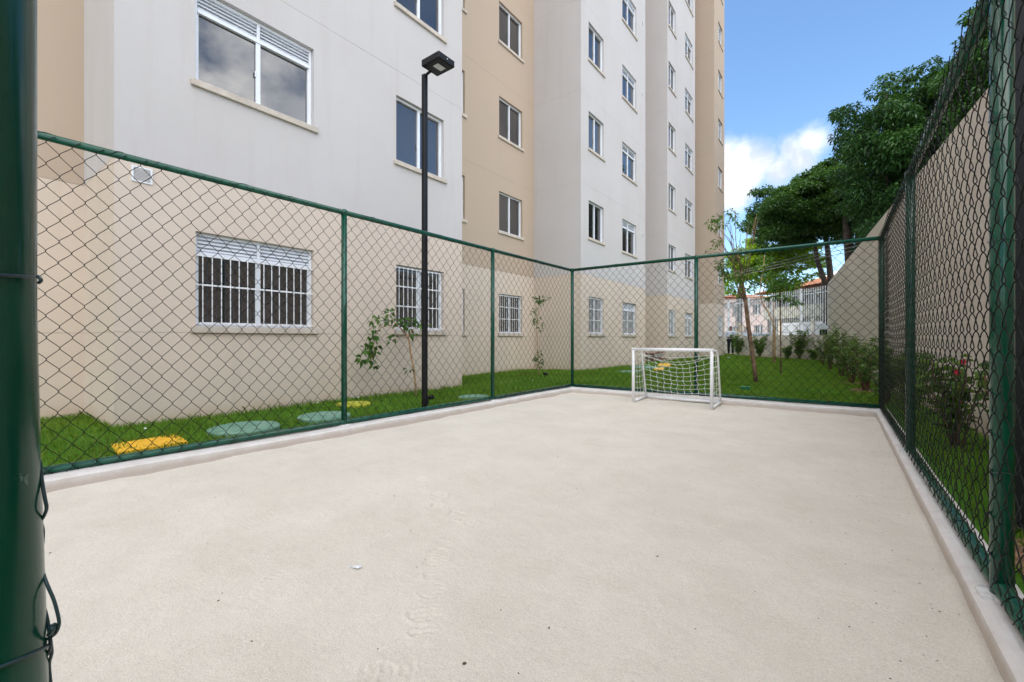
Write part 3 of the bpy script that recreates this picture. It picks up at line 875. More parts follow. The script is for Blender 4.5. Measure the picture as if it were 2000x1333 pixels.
# ------------------------------------------------------------------ chain-link fences
DZ, DX = 0.151, 0.065
def chain_mesh(name, p0, p1, z0, z1a, z1b, side, parent, samples=12, r=0.0021, depth=0.006, amp=1.0, seed=1):
    """p0,p1: 2D ends; side: unit normal towards the court"""
    p0 = np.array(p0); p1 = np.array(p1)
    L = np.linalg.norm(p1 - p0); d = (p1 - p0) / L; nrm = np.array(side)
    nw = int(L / DX)
    Vs, Qs, base = [], [], 0
    for i in range(nw):
        s0 = (i + 0.5) * DX
        zt = z1a + (z1b - z1a) * s0 / L
        n_per = (zt - z0) / DZ
        N = int(n_per * samples) + 1
        ph = np.linspace(0, 2 * np.pi * n_per, N) + (np.pi if i % 2 else 0)
        zz = np.linspace(z0, zt, N)
        tri = np.arcsin(0.965 * np.sin(ph)) / np.arcsin(0.965)
        x = s0 + tri * DX * 0.5 * 1.05
        dep = depth * np.tanh(3.6 * np.cos(ph))
        # slack and small irregularities of the weave
        x = x + 0.006 * vnoise(np.full(N, s0), zz, 2.1, seed) + 0.0035 * vnoise(np.full(N, s0), zz, 7.0, seed + 1)
        zz2 = zz + 0.007 * vnoise(np.full(N, s0), zz, 1.7, seed + 2) + 0.003 * vnoise(np.full(N, s0), zz, 6.0, seed + 3)
        dep = dep + amp * (0.012 * vnoise(np.full(N, s0), zz, 1.3, seed + 4))
        P = np.stack([p0[0] + d[0] * x + nrm[0] * dep, p0[1] + d[1] * x + nrm[1] * dep, zz2], -1)
        T = np.gradient(P, axis=0); T /= np.linalg.norm(T, axis=1, keepdims=True)
        n3 = np.tile(np.array([nrm[0], nrm[1], 0.0]), (N, 1))
        B = np.cross(T, n3); B /= np.linalg.norm(B, axis=1, keepdims=True)
        A = np.cross(B, T)
        ring = np.stack([P + r * A, P + r * B, P - r * A, P - r * B], 1)
        Vs.append(ring.reshape(-1, 3))
        I = base + np.arange(N * 4).reshape(N, 4)
        q = np.stack([I[:-1], np.roll(I[:-1], -1, 1), np.roll(I[1:], -1, 1), I[1:]], -1).reshape(-1, 4)
        Qs.append(q); base += N * 4
    o = np_mesh(name, np.concatenate(Vs) - np.array(parent.location), np.concatenate(Qs), M['wire'], parent, smooth=True)
    return o

def wire_loops(parent, p0, p1, za, zb, pitch, rr, side, seed, up=True, r=0.0018):
    """lacing wire wound round a rail with loose twists"""
    rnd = random.Random(seed)
    p0 = Vector(p0); p1 = Vector(p1); d = (p1 - p0); L = d.length; d.normalize(); nrm = Vector(side)
    mb = MB(); s = 0.02; ph = 0.0; pts = []
    step = pitch / 9.0
    while s < L:
        c = p0 + d * s; z = za + (zb - za) * s / L
        k = rr + 0.0012 * math.sin(s * 9.1)
        pts.append(rel((c.x + nrm.x * math.cos(ph) * k, c.y + nrm.y * math.cos(ph) * k, z + math.sin(ph) * k), parent))
        ph += 2 * math.pi / 9.0 * (1 + 0.35 * math.sin(s * 5.3 + seed)); s += step * rnd.uniform(0.5, 1.5)
    mb.tube(pts, r, 4)
    return mb.build('lacing_wire', M['wire'], parent, True)

def post_mesh(root, x, y, z1, r=0.0305, cap=True):
    mb = MB()
    p = rel((x, y, 0), root)
    mb.tube([(p.x, p.y, 0.03), (p.x, p.y, z1)], r, 20)
    if cap:
        pr = [(z1 + 0.001, r + 0.004), (z1 + 0.022, r + 0.004), (z1 + 0.033, r * 0.75), (z1 + 0.037, r * 0.2)]
        mb.tube([(p.x, p.y, z1 - 0.03)] + [(p.x, p.y, a) for a, b in pr], [r + 0.004] + [b for a, b in pr], 20)
    return mb.build('post', M['fence_green'], root, True)
def rail_mesh(root, a, b, name, r=0.0275, n=14):
    mb = MB(); mb.tube([rel(a, root), rel(b, root)], r, n)
    return mb.build(name, M['fence_green'], root, True)
ZB = 0.122
def pad(root, x, y, sx, sy):
    mb = MB(); p = rel((x, y, 0), root)
    rnd = random.Random(int(x * 100))
    n_ = 14
    lo = []; hi = []
    for k in range(n_):
        a = 2 * math.pi * k / n_; j = rnd.uniform(0.75, 1.1)
        c, s_ = math.cos(a), math.sin(a)
        q = 1.0 / max(abs(c), abs(s_)) ** 0.6
        lo.append((p.x + c * sx * q * j, p.y + s_ * sy * q * j, KT - 0.004)); hi.append((p.x + c * sx * q * j * .92, p.y + s_ * sy * q * j * .92, KT + 0.008))
    mb.add(lo + hi, [tuple(range(n_, 2 * n_))] + [(i, (i + 1) % n_, n_ + (i + 1) % n_, n_ + i) for i in range(n_)])
    return mb.build('mortar_pad', M['mortar'], root)

# left run
fl = thing('chain_link_fence', 'green chain-link fence run along the building side of the sand court', 'chain-link fence', (xl_f(0), 0, 0), 0, 'chain-link fence runs round the court')
def ztl(y): return 2.452 - 0.0075 * y
for y in (0.02, 2.753, 5.258):
    post_mesh(fl, xl_f(y), y, ztl(y)); pad(fl, xl_f(y) + 0.02, y, 0.06, 0.07)
rail_mesh(fl, (xl_f(0.02), 0.02, ztl(0.02)), (xl_f(7.62), 7.62, ztl(7.62)), 'top_rail')
rail_mesh(fl, (xl_f(0.02), 0.02, ZB), (xl_f(7.62), 7.62, ZB), 'bottom_rail')
off = 0.033
chain_mesh('chain_link_mesh', (xl_f(0.03) + off, 0.03), (xl_f(7.62) + off, 7.62), ZB - 0.02, ztl(0) + 0.005, ztl(7.6) + 0.005, (1, 0), fl, 12, r=0.0024, seed=3)
wire_loops(fl, (xl_f(0.1), 0.1, 0), (xl_f(7.6), 7.6, 0), ztl(0), ztl(7.6), 0.30, 0.0290, (1, 0, 0), 2)
wire_loops(fl, (xl_f(0.1), 0.1, 0), (xl_f(7.6), 7.6, 0), ZB, ZB, 0.30, 0.0290, (1, 0, 0), 5, False)
# far run
ff = thing('chain_link_fence', 'green chain-link fence run across the far end behind the goal', 'chain-link fence', (-1.95, yf_f(-1.95), 0), 0, 'chain-link fence runs round the court')
xcl, xcr = -4.262, 0.427
ztf = 2.395
for x in (xcl, -1.945, xcr):
    post_mesh(ff, x, yf_f(x), ztf); pad(ff, x, yf_f(x) - 0.02, 0.06, 0.06)
rail_mesh(ff, (xcl, yf_f(xcl), ztf), (xcr, yf_f(xcr), ztf + 0.008), 'top_rail')
rail_mesh(ff, (xcl, yf_f(xcl), ZB), (xcr, yf_f(xcr), ZB), 'bottom_rail')
chain_mesh('chain_link_mesh', (xcl + 0.02, yf_f(xcl) - off), (xcr - 0.02, yf_f(xcr) - off), ZB - 0.02, ztf + 0.005, ztf + 0.01, (0, -1), ff, 12, r=0.0024, seed=13)
wire_loops(ff, (xcl + .1, yf_f(xcl), 0), (xcr, yf_f(xcr), 0), ztf, ztf, 0.30, 0.0290, (0, -1, 0), 7)
wire_loops(ff, (xcl + .1, yf_f(xcl), 0), (xcr, yf_f(xcr), 0), ZB, ZB, 0.26, 0.0290, (0, -1, 0), 8, False)
# right run
fr = thing('chain_link_fence', 'green chain-link fence run along the beige boundary wall on the right', 'chain-link fence', (xr_f(0), 0, 0), 0, 'chain-link fence runs round the court')
for y in (4.88, 2.38, -0.12):
    post_mesh(fr, xr_f(y), y, 2.40, 0.0325); pad(fr, xr_f(y) - 0.02, y, 0.06, 0.07)
rail_mesh(fr, (xr_f(-0.12), -0.12, 2.40), (xr_f(7.72), 7.72, 2.40), 'top_rail')
rail_mesh(fr, (xr_f(-0.12), -0.12, ZB), (xr_f(7.72), 7.72, ZB), 'bottom_rail')
chain_mesh('chain_link_mesh', (xr_f(-0.1) - 0.037, -0.1), (xr_f(7.7) - 0.037, 7.7), ZB + 0.004, 2.405, 2.405, (-1, 0), fr, 20, r=0.0021, depth=-0.0066, amp=0.5, seed=23)
wire_loops(fr, (xr_f(0), 0, 0), (xr_f(7.6), 7.6, 0), 2.40, 2.40, 0.13, 0.0290, (-1, 0, 0), 9)
wire_loops(fr, (xr_f(0), 0, 0), (xr_f(7.6), 7.6, 0), ZB, ZB, 0.16, 0.0290, (-1, 0, 0), 10, False, 0.0018)
# ties on the right posts
mb = MB()
for y in (4.88, 2.38):
    for z in (0.55, 0.95, 1.40, 1.85):
        pts = [(xr_f(y) + math.cos(a) * 0.036 - xr_f(0), y + math.sin(a) * 0.036, z + 0.004 * math.sin(3 * a)) for a in np.linspace(0, 2 * math.pi, 16, endpoint=False)]
        mb.tube(pts, 0.0014, 4, closed=True)
mb.build('tie_wire', M['tie_wire'], fr, True)

# near post at the entrance, right beside the lens
np_x, np_y, np_r = -0.553, 0.018, 0.038
npst = thing('fence_post', 'thick glossy green post close up at the left edge with wire ties', 'fence post', (np_x, np_y, 0))
mb = MB(); 
axis = []
for z in np.linspace(-0.05, 2.5, 24):
    axis.append((0.0, 0.0068 * (max(0.0, 1.06 - z) / 0.31) ** 1.2, z))
mb.tube(axis, np_r, 48); mb.build('post', M['fence_green'], npst, True)
def ring(z, tilt, a0=0.0, r=0.0013):
    mb = MB(); pts = []
    for k in range(28):
        a = a0 + 2 * math.pi * k / 28
        pts.append((math.cos(a) * (np_r + r * 0.8), math.sin(a) * (np_r + r * 0.8) + 0.0068 * (max(0.0, 1.06 - z) / 0.31) ** 1.2, z + tilt * math.cos(a)))
    mb.tube(pts, r, 8, closed=True); mb.build('tie_wire', M['tie_wire'], npst, True)
# the right silhouette of the post as the lens sees it
ang = math.atan2(0 - np_y, 0 - np_x)
def P_edge(u, v, dist):
    r_ = ray(u, v); h = math.hypot(r_.x, r_.y)
    p = r_ * (dist / h) + Vector((0, 0, EYE)); return rel(p, npst)
DP = 0.545
ring(EYE + (662 - 541) * DP / 1250, -0.004)
ring(P_edge(60, 1285, DP).z - 0.0, 0.016)
def smooth_path(P, k=6):
    out = []
    for i in range(len(P) - 1):
        a = P[max(0, i - 1)]; b = P[i]; c = P[i + 1]; d = P[min(len(P) - 1, i + 2)]
        for j in range(k):
            t = j / k
            out.append(0.5 * ((2 * b) + (c - a) * t + (2 * a - 5 * b + 4 * c - d) * t * t + (3 * b - a - 3 * c + d) * t ** 3))
    return out + [P[-1]]
def wire_px(pts, r=0.0013):
    mb = MB(); mb.tube(smooth_path([P_edge(*p) for p in pts]), r, 8); mb.build('wire_end', M['tie_wire'], npst, True)
wire_px([(78, 900, .55), (82, 940, .545), (88, 975, .54), (91, 993, .54), (86, 1008, .545), (78, 1020, .55)])
wire_px([(80, 1020, .555), (84, 1040, .553), (82, 1070, .555)])
wire_px([(84, 1120, .55), (92, 1142, .54), (105, 1172, .535), (114, 1205, .535), (115, 1222, .535), (108, 1238, .54), (95, 1247, .545), (84, 1252, .55)])
wire_px([(86, 1185, .555), (93, 1212, .55), (97, 1240, .545), (99, 1262, .545), (92, 1280, .55), (78, 1292, .552)])
wire_px([(97, 1245, .548), (101, 1275, .55), (96, 1300, .556), (100, 1345, .556)])
wire_px([(95, 1240, .537), (103, 1230, .532), (99, 1225, .535), (107, 1221, .535), (101, 1240, .54)], 0.0016)
wire_px([(74, 540, .53), (79, 545, .526), (80, 549, .526), (76, 553, .53)])

# ------------------------------------------------------------------ lamp posts
def make_lamp(label, loc, rotz, h=4.70):
    t = thing('lamp_post', label, 'lamp post', loc, rotz, 'black garden lamp posts')
    mb = MB(); mb.box(-0.032, 0.032, -0.032, 0.032, 0.02, h, 0.006); mb.build('pole', M['black_metal'], t)
    mb = MB(); mb.box(-0.10, 0.10, -0.10, 0.10, 0.0, 0.016, 0.004)
    for sx in (-1, 1):
        for sy in (-1, 1): mb.tube([(sx * .075, sy * .075, 0.017), (sx * .075, sy * .075, 0.035)], 0.010, 6)
    mb.build('base_plate', M['black_metal'], t)
    mb = MB(); mb.tube([(0.0, 0, h - 0.06), (0.05, 0, h - 0.005), (0.12, 0, h + 0.004)], 0.018, 10); mb.build('bracket', M['black_metal'], t, True)
    mb = MB(); mb.box(0.095, 0.43, -0.145, 0.145, h + 0.005, h + 0.095, 0.008)
    mb.box(0.115, 0.41, -0.13, 0.13, h + 0.0, h + 0.004); hd = mb.build('lamp_head', M['black_metal'], t)
    mb = MB(); mb.box(0.24, 0.335, -0.07, 0.07, h - 0.0075, h - 0.0015, 0.002); mb.build('lens', M['lamp_glass'], hd)
    mb = MB(); mb.tube([(0.433, 0.0, h + 0.05), (0.44, 0.0, h + 0.05)], 0.008, 10); mb.build('screw', M['lamp_glass'], hd)
    return t
lp = make_lamp('black square lamp post with a box head standing between building and fence', (-4.555, 4.07, float(lawn_z(-4.56, 4.07)) - 0.01), 0.0, 4.60)
make_lamp('black lamp post behind the right fence, only its pole in the frame', (0.735, 3.44, 0.06), rad(180), 4.60)

# garden spike spotlights
def spot(loc, rotz, label):
    t = thing('garden_spotlight', label, 'spotlight', loc, rotz, 'black spike spotlights')
    mb = MB(); mb.tube([(0, 0, -0.03), (0, 0, 0.075)], [0.004, 0.008], 8); mb.build('spike', M['black_metal'], t, True)
    mb = MB(); mb.tube([(-0.09, 0, 0.105), (-0.075, 0, 0.10), (0.01, 0, 0.085), (0.025, 0, 0.08)], [0.030, 0.033, 0.031, 0.012], 14); hd = mb.build('lamp_head', M['black_metal'], t, True)
    mb = MB(); mb.tube([(-0.0915, 0, 0.1055), (-0.095, 0, 0.1065)], 0.026, 14); mb.build('lens', M['black_metal'], hd)
p = at_z(836, 789, 0.10)
spot((p.x, p.y, 0.10), rad(190), 'black spike spotlight in the grass right of the lamp post')
p = at_z(1068, 737, 0.10)
spot((p.x, p.y, 0.09), rad(70), 'black spike spotlight on the lawn beside the thin sapling')

# ------------------------------------------------------------------ goal
gl = at_z(1237, 787, 0.0); gr = at_z(1390, 801, 0.0)
goal = thing('football_goal', 'small white tube goal with a sagging rope net at the far end', 'goal', (gl.x, gl.y, 0), math.atan2(gr.y - gl.y, gr.x - gl.x))
GW = (gr - gl).length; GH = 0.895; PR = 0.0245; DB = 0.575; DT = 0.36; ZR = 0.82
def gp(x, y, z): return Vector((x, y, z))
for x in (0, GW):
    mb = MB(); mb.tube([(x, 0, 0.0), (x, 0, GH)], PR, 16); mb.build('post', M['goal_white'], goal, True)
mb = MB(); mb.tube([(-PR, 0, GH - PR), (GW + PR, 0, GH - PR)], PR * 1.02, 16); mb.build('crossbar', M['goal_white'], goal, True)
for x in (0.0, GW):
    mb = MB(); mb.tube([(x, 0.0, 0.028), (x, DB, 0.046)], PR * 0.85, 12); mb.build('side_bar', M['goal_white'], goal, True)
    mb = MB(); mb.tube([(x, 0.02, GH - 0.035), (x, DT - 0.05, ZR + 0.035), (x, DT, ZR), (x, DT + 0.03, ZR - 0.06), (x, DB, 0.03)], PR * 0.62, 10); mb.build('rear_stay', M['goal_white'], goal, True)
mb = MB(); mb.tube([(0, DB, 0.048), (GW * .3, DB + .004, 0.044), (GW * .6, DB - .004, 0.042), (GW, DB, 0.046)], PR * 0.95, 12); mb.build('rear_bar', M['goal_white'], goal, True)
# net
mb = MB(); RR = 0.0028
NXn, NZn = 11, 8
rn = random.Random(4)
def back_pt(i, j):
    a = i / NXn; b = j / NZn
    top = Vector((a * GW, DT + 0.02, ZR)); bot = Vector((a * GW, DB + 0.02, 0.05))
    edge = math.sin(math.pi * a)
    topz = ZR - 0.02 - 0.10 * edge * (1 - abs(2 * a - 1) * 0.2)
    z = topz + (0.10 - topz) * b
    y = DT + (DB - DT) * (1 - (z - 0.03) / (ZR - 0.03)) + 0.06 * edge * math.sin(math.pi * min(1, b + .15))
    z -= 0.055 * edge * (1 - b) * 1.0 + 0.02 * edge
    jx = 0.016 * edge * (1 if (j % 2) else -1) * rn.uniform(0.3, 1.2)
    return Vector((a * GW + jx, y, max(0.05, z + rn.uniform(-.006, .006))))
PT = [[back_pt(i, j) for j in range(NZn + 1)] for i in range(NXn + 1)]
def rope(a, b, sag=0.012, slackx=0.0):
    m = (a + b) / 2 + Vector((slackx, 0, -sag)); mb.tube([a, a * .25 + m * .75 if False else (a + m) / 2 + Vector((0, 0, -sag * .3)), m, (b + m) / 2 + Vector((0, 0, -sag * .3)), b], RR, 5, cap=False)
for i in range(NXn + 1):
    for j in range(NZn + 1):
        if i < NXn: rope(PT[i][j], PT[i + 1][j], 0.008)
        if j < NZn: rope(PT[i][j], PT[i][j + 1], 0.0, rn.uniform(-0.012, 0.012))
        if 0 < i < NXn:
            q = PT[i][j]; mb.tube([q + Vector((0, -.004, -.006)), q + Vector((0, -.004, .006))], 0.0055, 5)
for i in range(NXn + 1):   # roof of the net up to the crossbar
    a = i / NXn
    rope(Vector((a * GW, 0.0, GH - 0.045)), PT[i][0], 0.03)
for k in (0.33, 0.66):
    for i in range(NXn):
        def rp(i_):
            a0 = Vector((i_ / NXn * GW, 0.0, GH - 0.045)); b0 = PT[i_][0]
            q = a0.lerp(b0, k); q.z -= 0.03; return q
        rope(rp(i), rp(i + 1), 0.006)
for x, i0 in ((0.0, 0), (GW, NXn)):   # side nets
    prev = None
    for k in range(5):
        cols = []
        for j in range(NZn + 1):
            b0 = PT[i0][j]; a0 = Vector((x, 0.0, GH - 0.05 - (GH - 0.1) * j / NZn))
            q = a0.lerp(b0, k / 4.0); q.x += (0.02 if x == 0 else -0.02) * math.sin(k / 4 * math.pi) + rn.uniform(-.008, .008); q.z -= 0.03 * math.sin(k / 4 * math.pi)
            cols.append(q)
        for j in range(NZn): 
            if 0 < k < 4: rope(cols[j], cols[j + 1], 0, rn.uniform(-.006, .006))
        if prev:
            for j in range(NZn + 1): rope(prev[j], cols[j], 0.008)
        prev = cols
mb.build('net', M['rope'], goal, True)

# ------------------------------------------------------------------ boundary wall on the right, cross wall with railing
WA = Vector((-0.50, 23.90)); WB = Vector((1.216, 5.50))
wd = (WB - WA).normalized(); wn = Vector((-wd.y, wd.x))
if wn.x < 0: wn = -wn
near = WA + wd * 32.0
WTOP = 3.50
bw = thing('boundary_wall', 'tall plain beige rendered wall along the right of the court', 'wall', (WA.x, WA.y, 0))
mb = MB()
a, b = Vector((0, 0)), near - WA
nn = 60
mb.add([(0, 0, -0.1), (b.x, b.y, -0.1), (b.x, b.y, WTOP), (0, 0, WTOP), (wn.x * .2, wn.y * .2, -0.1), (b.x + wn.x * .2, b.y + wn.y * .2, -0.1), (b.x + wn.x * .2, b.y + wn.y * .2, WTOP), (wn.x * .2, wn.y * .2, WTOP)],
       [(0, 1, 2, 3), (5, 4, 7, 6), (3, 2, 6, 7), (4, 0, 3, 7), (1, 5, 6, 2)])
mb.build('wall', M['boundary'], bw)
cw = thing('garden_wall', 'low beige wall closing the far end of the lawn under the white railing', 'wall', (A0.x, A0.y, 0))
LW = 1.22
mb = MB()
e = AD * 16.0
mb.add([(0, 0, -0.1), (e.x, e.y, -0.1), (e.x, e.y, LW), (0, 0, LW)] + [(p[0] + AN.x * .15, p[1] + AN.y * .15, p[2]) for p in [(0, 0, -0.1), (e.x, e.y, -0.1), (e.x, e.y, LW), (0, 0, LW)]],
       [(0, 1, 2, 3), (5, 4, 7, 6), (3, 2, 6, 7), (4, 0, 3, 7), (1, 5, 6, 2)])
mb.build('wall', M['boundary'], cw)
rl = thing('railing', 'white painted bar railing standing on the low wall by the street', 'railing', (A0.x, A0.y, LW), math.atan2(AD.y, AD.x))
RT = 2.20
mb = MB()
s = 0.10; 
while s < 15.5:
    mb.box(s - 0.016, s + 0.016, -0.082, -0.068, 0.03, RT, 0.0)
    s += 0.14
mb.build('bars', M['grey_bars'], rl)
for z in (0.14, RT - 0.27):
    mb = MB(); mb.box(0.02, 15.6, -0.098, -0.089, z - 0.022, z + 0.022); mb.build('cross_rail', M['grey_bars'], rl)
for s in (1.76, 3.82, 5.78, 7.80, 9.85, 11.9):
    mb = MB(); mb.box(s - 0.045, s + 0.045, -0.13, -0.04, 0.002, RT + 0.02, 0.004); mb.build('post', M['white_paint'], rl)
# white box with dark legs on the end of the low wall
q = A0 + AD * 0.32 - AN * -0.05
t = thing('meter_box', 'small white box on dark legs where the low wall meets the tall wall', 'box', (q.x, q.y, LW), math.atan2(AD.y, AD.x))
mb = MB(); mb.box(-0.19, 0.19, -0.05, 0.05, 0.22, 0.42, 0.03); mb.box(-0.13, 0.13, -0.045, 0.045, 0.42, 0.50, 0.03); mb.build('body', M['box_white'], t)
for x in (-0.16, 0.0, 0.16):
    mb = MB(); mb.box(x - 0.035, x + 0.035, -0.03, 0.03, 0.003, 0.225, 0.006); mb.build('leg', M['black_metal'], t)

# ------------------------------------------------------------------ vegetation helpers
def leaf_verts(P, Dv, L, Wd, fold=0.25, droop=0.25):
    """P (N,3) base points, Dv (N,3) directions, L length, Wd width; returns verts & 2-quad faces (folded leaf, 6 verts)"""
    N = len(P)
    L = np.asarray(L).reshape(-1, 1) * np.ones((N, 1)); Wd = np.asarray(Wd).reshape(-1, 1) * np.ones((N, 1))
    Dv = Dv / np.maximum(np.linalg.norm(Dv, axis=1, keepdims=True), 1e-6)
    R = RNG.normal(size=(N, 3)) * 0.6 + np.array([0, 0, 1.0])
    X = np.cross(Dv, R); X /= np.maximum(np.linalg.norm(X, axis=1, keepdims=True), 1e-6)
    Nn = np.cross(X, Dv)
    tip = P + Dv * L - np.array([0, 0, 1.0]) * L * droop
    mid = P + Dv * L * 0.5 - Nn * Wd * fold
    l = P + Dv * L * 0.45 + X * Wd * 0.5
    r = P + Dv * L * 0.45 - X * Wd * 0.5
    V = np.stack([P, l, tip, r], 1).reshape(-1, 3)
    V = np.stack([P, l, tip, r, mid], 1)
    V = V.reshape(-1, 3)
    I = np.arange(N)[:, None] * 5
    Q = np.concatenate([I + np.array([[0, 4, 2, 1]]), I + np.array([[0, 3, 2, 4]])], 0)
    return V, Q

def foliage(name, clumps, n_per, leaf_l, leaf_w, mat, parent, flat=0.6, shell=0.55, droop=0.3):
    """clumps: list of (x,y,z,r). Leaves spread through each puff, denser at its skin."""
    Ps, Ds, Ls = [], [], []
    for (x, y, z, r) in clumps:
        n_ = max(6, int(n_per * (r ** 2)))
        d = RNG.normal(size=(n_, 3)); d /= np.linalg.norm(d, axis=1, keepdims=True)
        rr = r * (shell + (1 - shell) * RNG.uniform(0, 1, (n_, 1)) ** 0.6) * RNG.uniform(0.75, 1.12, (n_, 1))
        p = np.array([x, y, z]) + d * rr * np.array([1, 1, flat])
        Ps.append(p); Ds.append(d * np.array([1, 1, 0.5]) + RNG.normal(size=(n_, 3)) * 0.6)
        Ls.append(RNG.uniform(0.7, 1.25, n_))
    P = np.concatenate(Ps); D = np.concatenate(Ds); k = np.concatenate(Ls)
    V, Q = leaf_verts(P, D, leaf_l * k, leaf_w * k, 0.2, droop)
    return np_mesh(name, V - np.array(parent.location), Q, mat, parent)

def inside(poly, u, v):
    c = False; n_ = len(poly); j = n_ - 1
    for i in range(n_):
        (xi, yi), (xj, yj) = poly[i], poly[j]
        if (yi > v) != (yj > v) and u < (xj - xi) * (v - yi) / (yj - yi) + xi: c = not c
        j = i
    return c
def edge_dist(poly, u, v):
    best = 1e9; n_ = len(poly)
    for i in range(n_):
        a = Vector(poly[i]); b = Vector(poly[(i + 1) % n_]); p = Vector((u, v))
        t = max(0, min(1, (p - a).dot(b - a) / max((b - a).length_squared, 1e-6)))
        best = min(best, (a + (b - a) * t - p).length)
    return best
def crown_clumps(poly, depth, half, n_, rmin, rmax, seed, holes=()):
    """fill a crown whose outline was measured in the photo, with its own distance and thickness"""
    rnd = random.Random(seed); out = []
    us = [p[0] for p in poly]; vs = [p[1] for p in poly]
    tries = 0
    while len(out) < n_ and tries < n_ * 60:
        tries += 1
        u = rnd.uniform(min(us), max(us)); v = rnd.uniform(min(vs), max(vs))
        if not inside(poly, u, v): continue
        if any((u - hu) ** 2 + (v - hv) ** 2 < hr * hr for hu, hv, hr in holes): continue
        e = edge_dist(poly, u, v)
        y = depth + rnd.uniform(-1, 1) * half * min(1.0, 0.25 + e / 60.0)
        p = at_y(u, v, y)
        px_m = y / ray(u, v).y
        r = min(rnd.uniform(rmin, rmax), max(rmin * 0.75, e * px_m * 0.95))
        out.append((p.x, p.y, p.z, r))
    return out

def branchy(mb, root, a, b, r0, r1, sag=0.0, seg=5, jit=0.03, rnd=random):
    a = Vector(a); b = Vector(b); L = (b - a).length
    pts = []; rs = []
    for k in range(seg + 1):
        t = k / seg
        p = a.lerp(b, t); p.z += sag * math.sin(math.pi * t) * L
        if 0 < k < seg: p += Vector((rnd.uniform(-1, 1), rnd.uniform(-1, 1), rnd.uniform(-.5, .5))) * jit * L
        pts.append(rel(p, root)); rs.append(r0 + (r1 - r0) * t)
    mb.tube(pts, rs, 8)
    return pts

# ------------------------------------------------------------------ big trees beyond the wall
rnd = random.Random(3)
polyA = [(1687, 140), (1700, 136), (1714, 154), (1734, 147), (1744, 168), (1748, 186), (1757, 186), (1758, 156), (1766, 139), (1787, 133), (1807, 145), (1814, 126), (1846, 116), (1876, 108), (1886, 38), (1908, 8), (1970, -40), (2080, -40), (2080, 420), (1900, 460), (1740, 490), (1690, 484), (1655, 470), (1640, 420), (1645, 372), (1622, 345), (1640, 325), (1621, 305), (1630, 288), (1620, 258), (1640, 232), (1630, 221), (1664, 208), (1690, 215), (1708, 195), (1700, 165)]
tA = thing('dense_tree', 'tall dense dark green tree rising over the right boundary wall', 'tree', (2.6, 27.5, 0), 0, 'trees beyond the boundary wall')
clA = crown_clumps(polyA, 27.0, 3.2, 430, 0.5, 1.0, 5)
foliage('crown', clA, 800, 0.18, 0.085, M['leaf_dark'], tA, 0.7, 0.5, 0.45)
mb = MB()
base = Vector((2.6, 27.5, -0.05)); fork = Vector((2.4, 27.3, 4.2))
branchy(mb, tA, base, fork, 0.28, 0.22, rnd=rnd)
for c in rnd.sample(clA, 26):
    branchy(mb, tA, fork + Vector((0, 0, rnd.uniform(-.6, 1.2))), (c[0], c[1], c[2]), 0.12, 0.02, 0.08, 6, 0.04, rnd)
mb.build('trunk', M['bark_dark'], tA, True)

polyB = [(1466, 384), (1482, 366), (1527, 358), (1568, 340), (1596, 330), (1612, 318), (1648, 306), (1690, 330), (1700, 400), (1690, 450), (1650, 470), (1625, 468), (1598, 466), (1563, 482), (1522, 490), (1486, 484), (1476, 470), (1464, 452), (1444, 443), (1456, 421), (1470, 402)]
tB = thing('umbrella_tree', 'spreading dark umbrella-crowned tree above the houses at the street', 'tree', (0.2, 36.5, 0), 0, 'trees beyond the boundary wall')
clB = crown_clumps(polyB, 36.0, 3.5, 300, 0.5, 0.95, 9, holes=[(1588, 405, 9), (1607, 432, 9), (1625, 455, 8)])
foliage('crown', clB, 620, 0.21, 0.095, M['leaf_umbrella'], tB, 0.45, 0.45, 0.25)
mb = MB()
for (path, r0) in [([(1628, 690), (1624, 560), (1618, 500), (1612, 455), (1600, 420), (1575, 395)], 0.24),
                   ([(1615, 690), (1610, 548), (1596, 510), (1590, 470), (1578, 440), (1545, 415)], 0.20)]:
    pts = [at_y(u, v, 36.0 + 0.25 * k) for k, (u, v) in enumerate(path)]
    mb.tube([rel(p, tB) for p in pts], [r0 * (1 - 0.14 * k) for k in range(len(pts))], 10)
fk = at_y(1600, 430, 36.8)
for c in rnd.sample(clB, 22):
    branchy(mb, tB, fk + Vector((rnd.uniform(-.5, .5), 0, rnd.uniform(-.5, .3))), (c[0], c[1], c[2]), 0.09, 0.02, 0.06, 6, 0.04, rnd)
mb.build('trunk', M['bark_dark'], tB, True)

# a neighbour whose two trunks show under the dense crown
tB2 = thing('dense_tree', 'dark tree with twin trunks just left of the tall wall top', 'tree', (2.2, 33.0, 0), 0, 'trees beyond the boundary wall')
polyB2 = [(1640, 380), (1700, 350), (1790, 360), (1790, 480), (1700, 490), (1655, 492)]
clB2 = crown_clumps(polyB2, 33.0, 2.0, 70, 0.5, 0.9, 15)
foliage('crown', clB2, 600, 0.2, 0.09, M['leaf_dark'], tB2, 0.6, 0.5, 0.4)
mb = MB()
for path, r0 in [([(1662, 690), (1659, 520), (1655, 460), (1650, 420)], 0.24), ([(1680, 690), (1677, 500), (1674, 450), (1670, 410)], 0.16)]:
    mb.tube([rel(at_y(u, v, 33.0), tB2) for u, v in path], [r0, r0 * .95, r0 * .8, r0 * .6], 10)
mb.build('trunk', M['bark_dark'], tB2, True)

